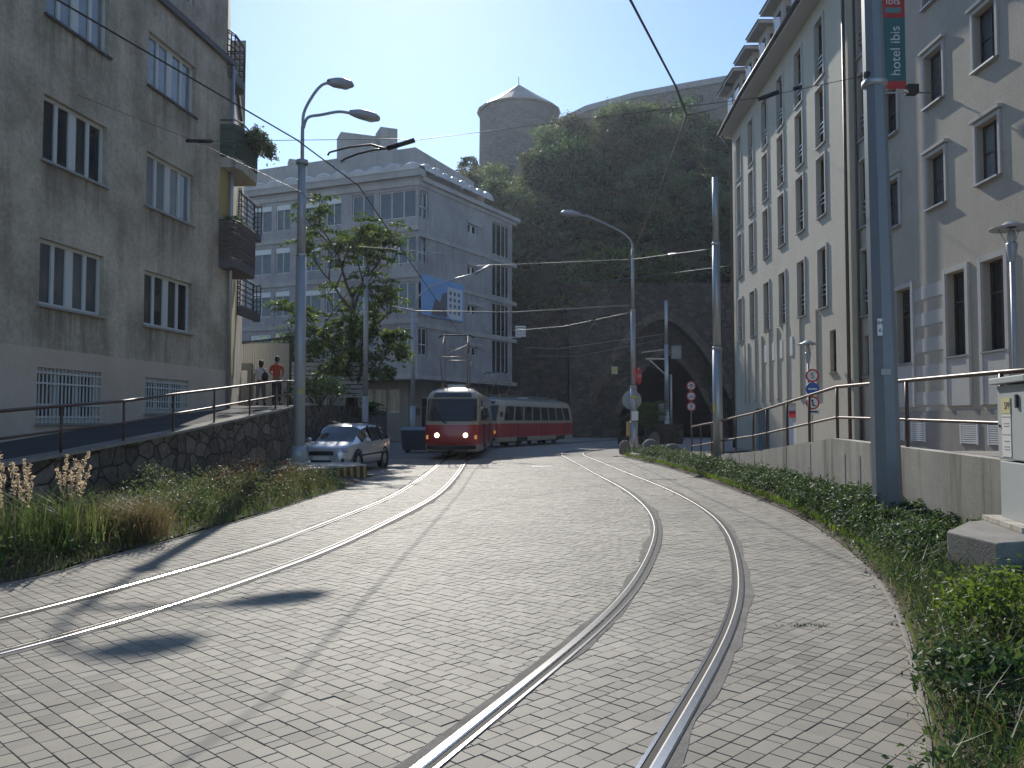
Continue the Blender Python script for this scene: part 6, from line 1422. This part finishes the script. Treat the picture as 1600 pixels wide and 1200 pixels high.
lowbush(60, 872, (.5, .4, .22), 1300, L_bed, 'dark blue green low shrub at the kerb in the lower left', .045); lowbush(392, 780, (.3, .3, .26), 500, L_lime, 'bright green feathery bush near the striped island end of the bed', .05); lowbush(300, 815, (.4, .3, .2), 700, L_bed, 'dark green low bush halfway along the left kerb', .05)
lowbush(330, 790, (.55, .4, .42), 900, L_weed, 'grey green leafy bush in the middle of the left bed', .06); lowbush(225, 800, (.6, .4, .5), 1000, L_weed, 'tall grey green bush behind the golden tussocks', .06)
g = G(1585, 1015, .05); bush((g[0], g[1], .05), (.42, .42, .34), 1500, 'yellow green feathery bush at the right edge below the cabinet', L_lime, .05)
g = G(1530, 1120, .05); bush((g[0], g[1], .05), (.3, .3, .22), 900, 'dark leafy low bush on the verge in the bottom right', L_bed, .055)
lowbush(432, 770, (.35, .3, .22), 600, L_bed, 'dark clump beside the bright green bush in the left bed', .05)

# ---- right hedge strip
def rb_pts(n, y0, y1, t0, t1):
    y = rng.uniform(y0, y1, n); tt = rng.uniform(t0, t1, n); xk = np.interp(y, RB[:, 1], RB[:, 0]) + .08; xw = np.interp(y, [-5, 3] + [c[1] for c in CW], [6.6, 6.4] + [c[0] for c in CW])
    xw = np.minimum(xw, xk + 2.6); return np.c_[xk + (xw - xk) * tt, y, np.full(n, .08)]
P_, N_ = [], []
for b in np.vstack([rb_pts(230, 12.5, 22, .08, .98), rb_pts(220, 22, 38, .05, 1.0), rb_pts(110, 8.6, 13, .12, .85)]):
    s = random.uniform(.2, .36); hgt = (.42 if b[1] > 12 else .34) * random.uniform(.7, 1.25); n = int(120 * (1.3 if b[1] < 18 else .6))
    p, nn = shrub_pts((b[0], b[1], b[2] + hgt * .45), (s, s, hgt * .6), n); P_.append(p); N_.append(nn * .6 + np.array([0, 0, .5]))
P_ = np.vstack(P_); k_ = rng.uniform(.05, .10, len(P_)); tag(leaf_mesh('low_hedge', P_, k_, L_bed, nrm=np.vstack(N_), aspect=.38), 'low evergreen hedge between the paving kerb and the concrete wall', 'hedge', kind='stuff')
tag(blade_mesh('edge_grass', rb_pts(2600, 10, 38, 0, .12), .14, .6, L_lime, .012), 'bright green grass fringe along the right kerb', 'grass', kind='stuff')
o = [blade_mesh('a', rb_pts(4200, 3.0, 10, -.02, 1), .24, .8, L_grass, .009), blade_mesh('b', rb_pts(2000, 3.0, 9, .02, 1), .34, .9, L_bed, .013), blade_mesh('c', rb_pts(1100, 3.0, 8, -.03, 1), .26, 1.1, L_dry, .005), blade_mesh('d', rb_pts(160, 3.2, 8, .1, 1), .3, .7, L_lime, .02)]
o.append(blade_mesh('e', rb_pts(500, 3.0, 9, .05, 1), .3, .9, L_red, .006))
tag(join_as('verge_grass', o), 'tangled green and dry grass on the verge in the lower right', 'grass', kind='stuff')
B = rb_pts(560, 3.0, 11.5, -.01, 1); P_ = []
for b in B:
    hh = random.uniform(.06, .36)
    for k in range(34): q = random.random(); P_.append((b[0] + random.gauss(0, .09), b[1] + random.gauss(0, .09), b[2] + hh * q))
tag(leaf_mesh('ground_cover', np.array(P_), rng.uniform(.025, .055, len(P_)), L_bed, aspect=.5), 'small leaved ground cover on the verge in the lower right', 'ground cover', kind='stuff')
B = rb_pts(60, 3.6, 8, .5, 1); P_ = []
for b in B:
    for k in range(70): q = random.random(); P_.append((b[0] + random.gauss(0, .12), b[1] + random.gauss(0, .12), b[2] + .55 * q))
tag(leaf_mesh('yellow_green_weeds', np.array(P_), .04, L_lime, aspect=.35), 'yellow green feathery weeds at the right edge below the cabinet', 'weeds', kind='stuff')
# dead leaves and mulch
pts = np.vstack([rb_pts(4200, 3, 12, 0, 1), bed_pts(1500, 4, 20, 0, .9)]); pts[:, 2] += .012
tag(leaf_mesh('leaf_litter', pts, rng.uniform(.02, .06, len(pts)), leafmat('dead_leaves', [(.12, .085, .055), (.18, .14, .10), (.26, .22, .18), (.07, .05, .035)], .1), nrm=np.tile([0, 0, 1.0], (len(pts), 1)), jit=.5, aspect=.6), 'dead leaves and bark chips lying between the plants', 'litter', kind='stuff')
# weed growing in the paving joints, lower right
g = np.array(G(1262, 978)); pts = g + np.c_[rng.normal(0, .09, 130), rng.normal(0, .025, 130), np.abs(rng.normal(0, .012, 130))]
tag(leaf_mesh('joint_weed', pts, .022, L_bed, aspect=.35), 'tiny green weed growing out of the paving joints on the right', 'weed')

g = G(845, 729); mb = MB(); mb.prism([(g[0] - .32, g[1] - .32), (g[0] + .32, g[1] - .32), (g[0] + .32, g[1] + .32), (g[0] - .32, g[1] + .32)], -.004, .007)
tag(mb.build('iron_cover', M_dark), 'small dark iron cover set in the bright paving ahead of the trams', 'cover')
g = G(1025, 749); mb = MB(); mb.prism([(g[0] - .55, g[1] - .22), (g[0] + .55, g[1] - .22), (g[0] + .55, g[1] + .22), (g[0] - .55, g[1] + .22)], -.004, .006)
tag(mb.build('drain_grate', M_dark), 'long dark drain grate beside the right tram track', 'drain')
# ---------------------------------------------------------------- light summer haze between the camera and the hill
hz = bpy.data.materials.new('haze'); nt, N, L = nodes_of(hz); N.remove(N['Principled BSDF']); pv = N.new('ShaderNodeVolumePrincipled'); pv.inputs['Color'].default_value = (.74, .83, 1, 1); pv.inputs['Density'].default_value = HAZE; pv.inputs['Anisotropy'].default_value = .55; L.new(pv.outputs[0], N['Material Output'].inputs['Volume'])
mb = MB(); mb.box((0, 60, 32), (420, 340, 68)); tag(mb.build('haze', hz), kind='stuff')
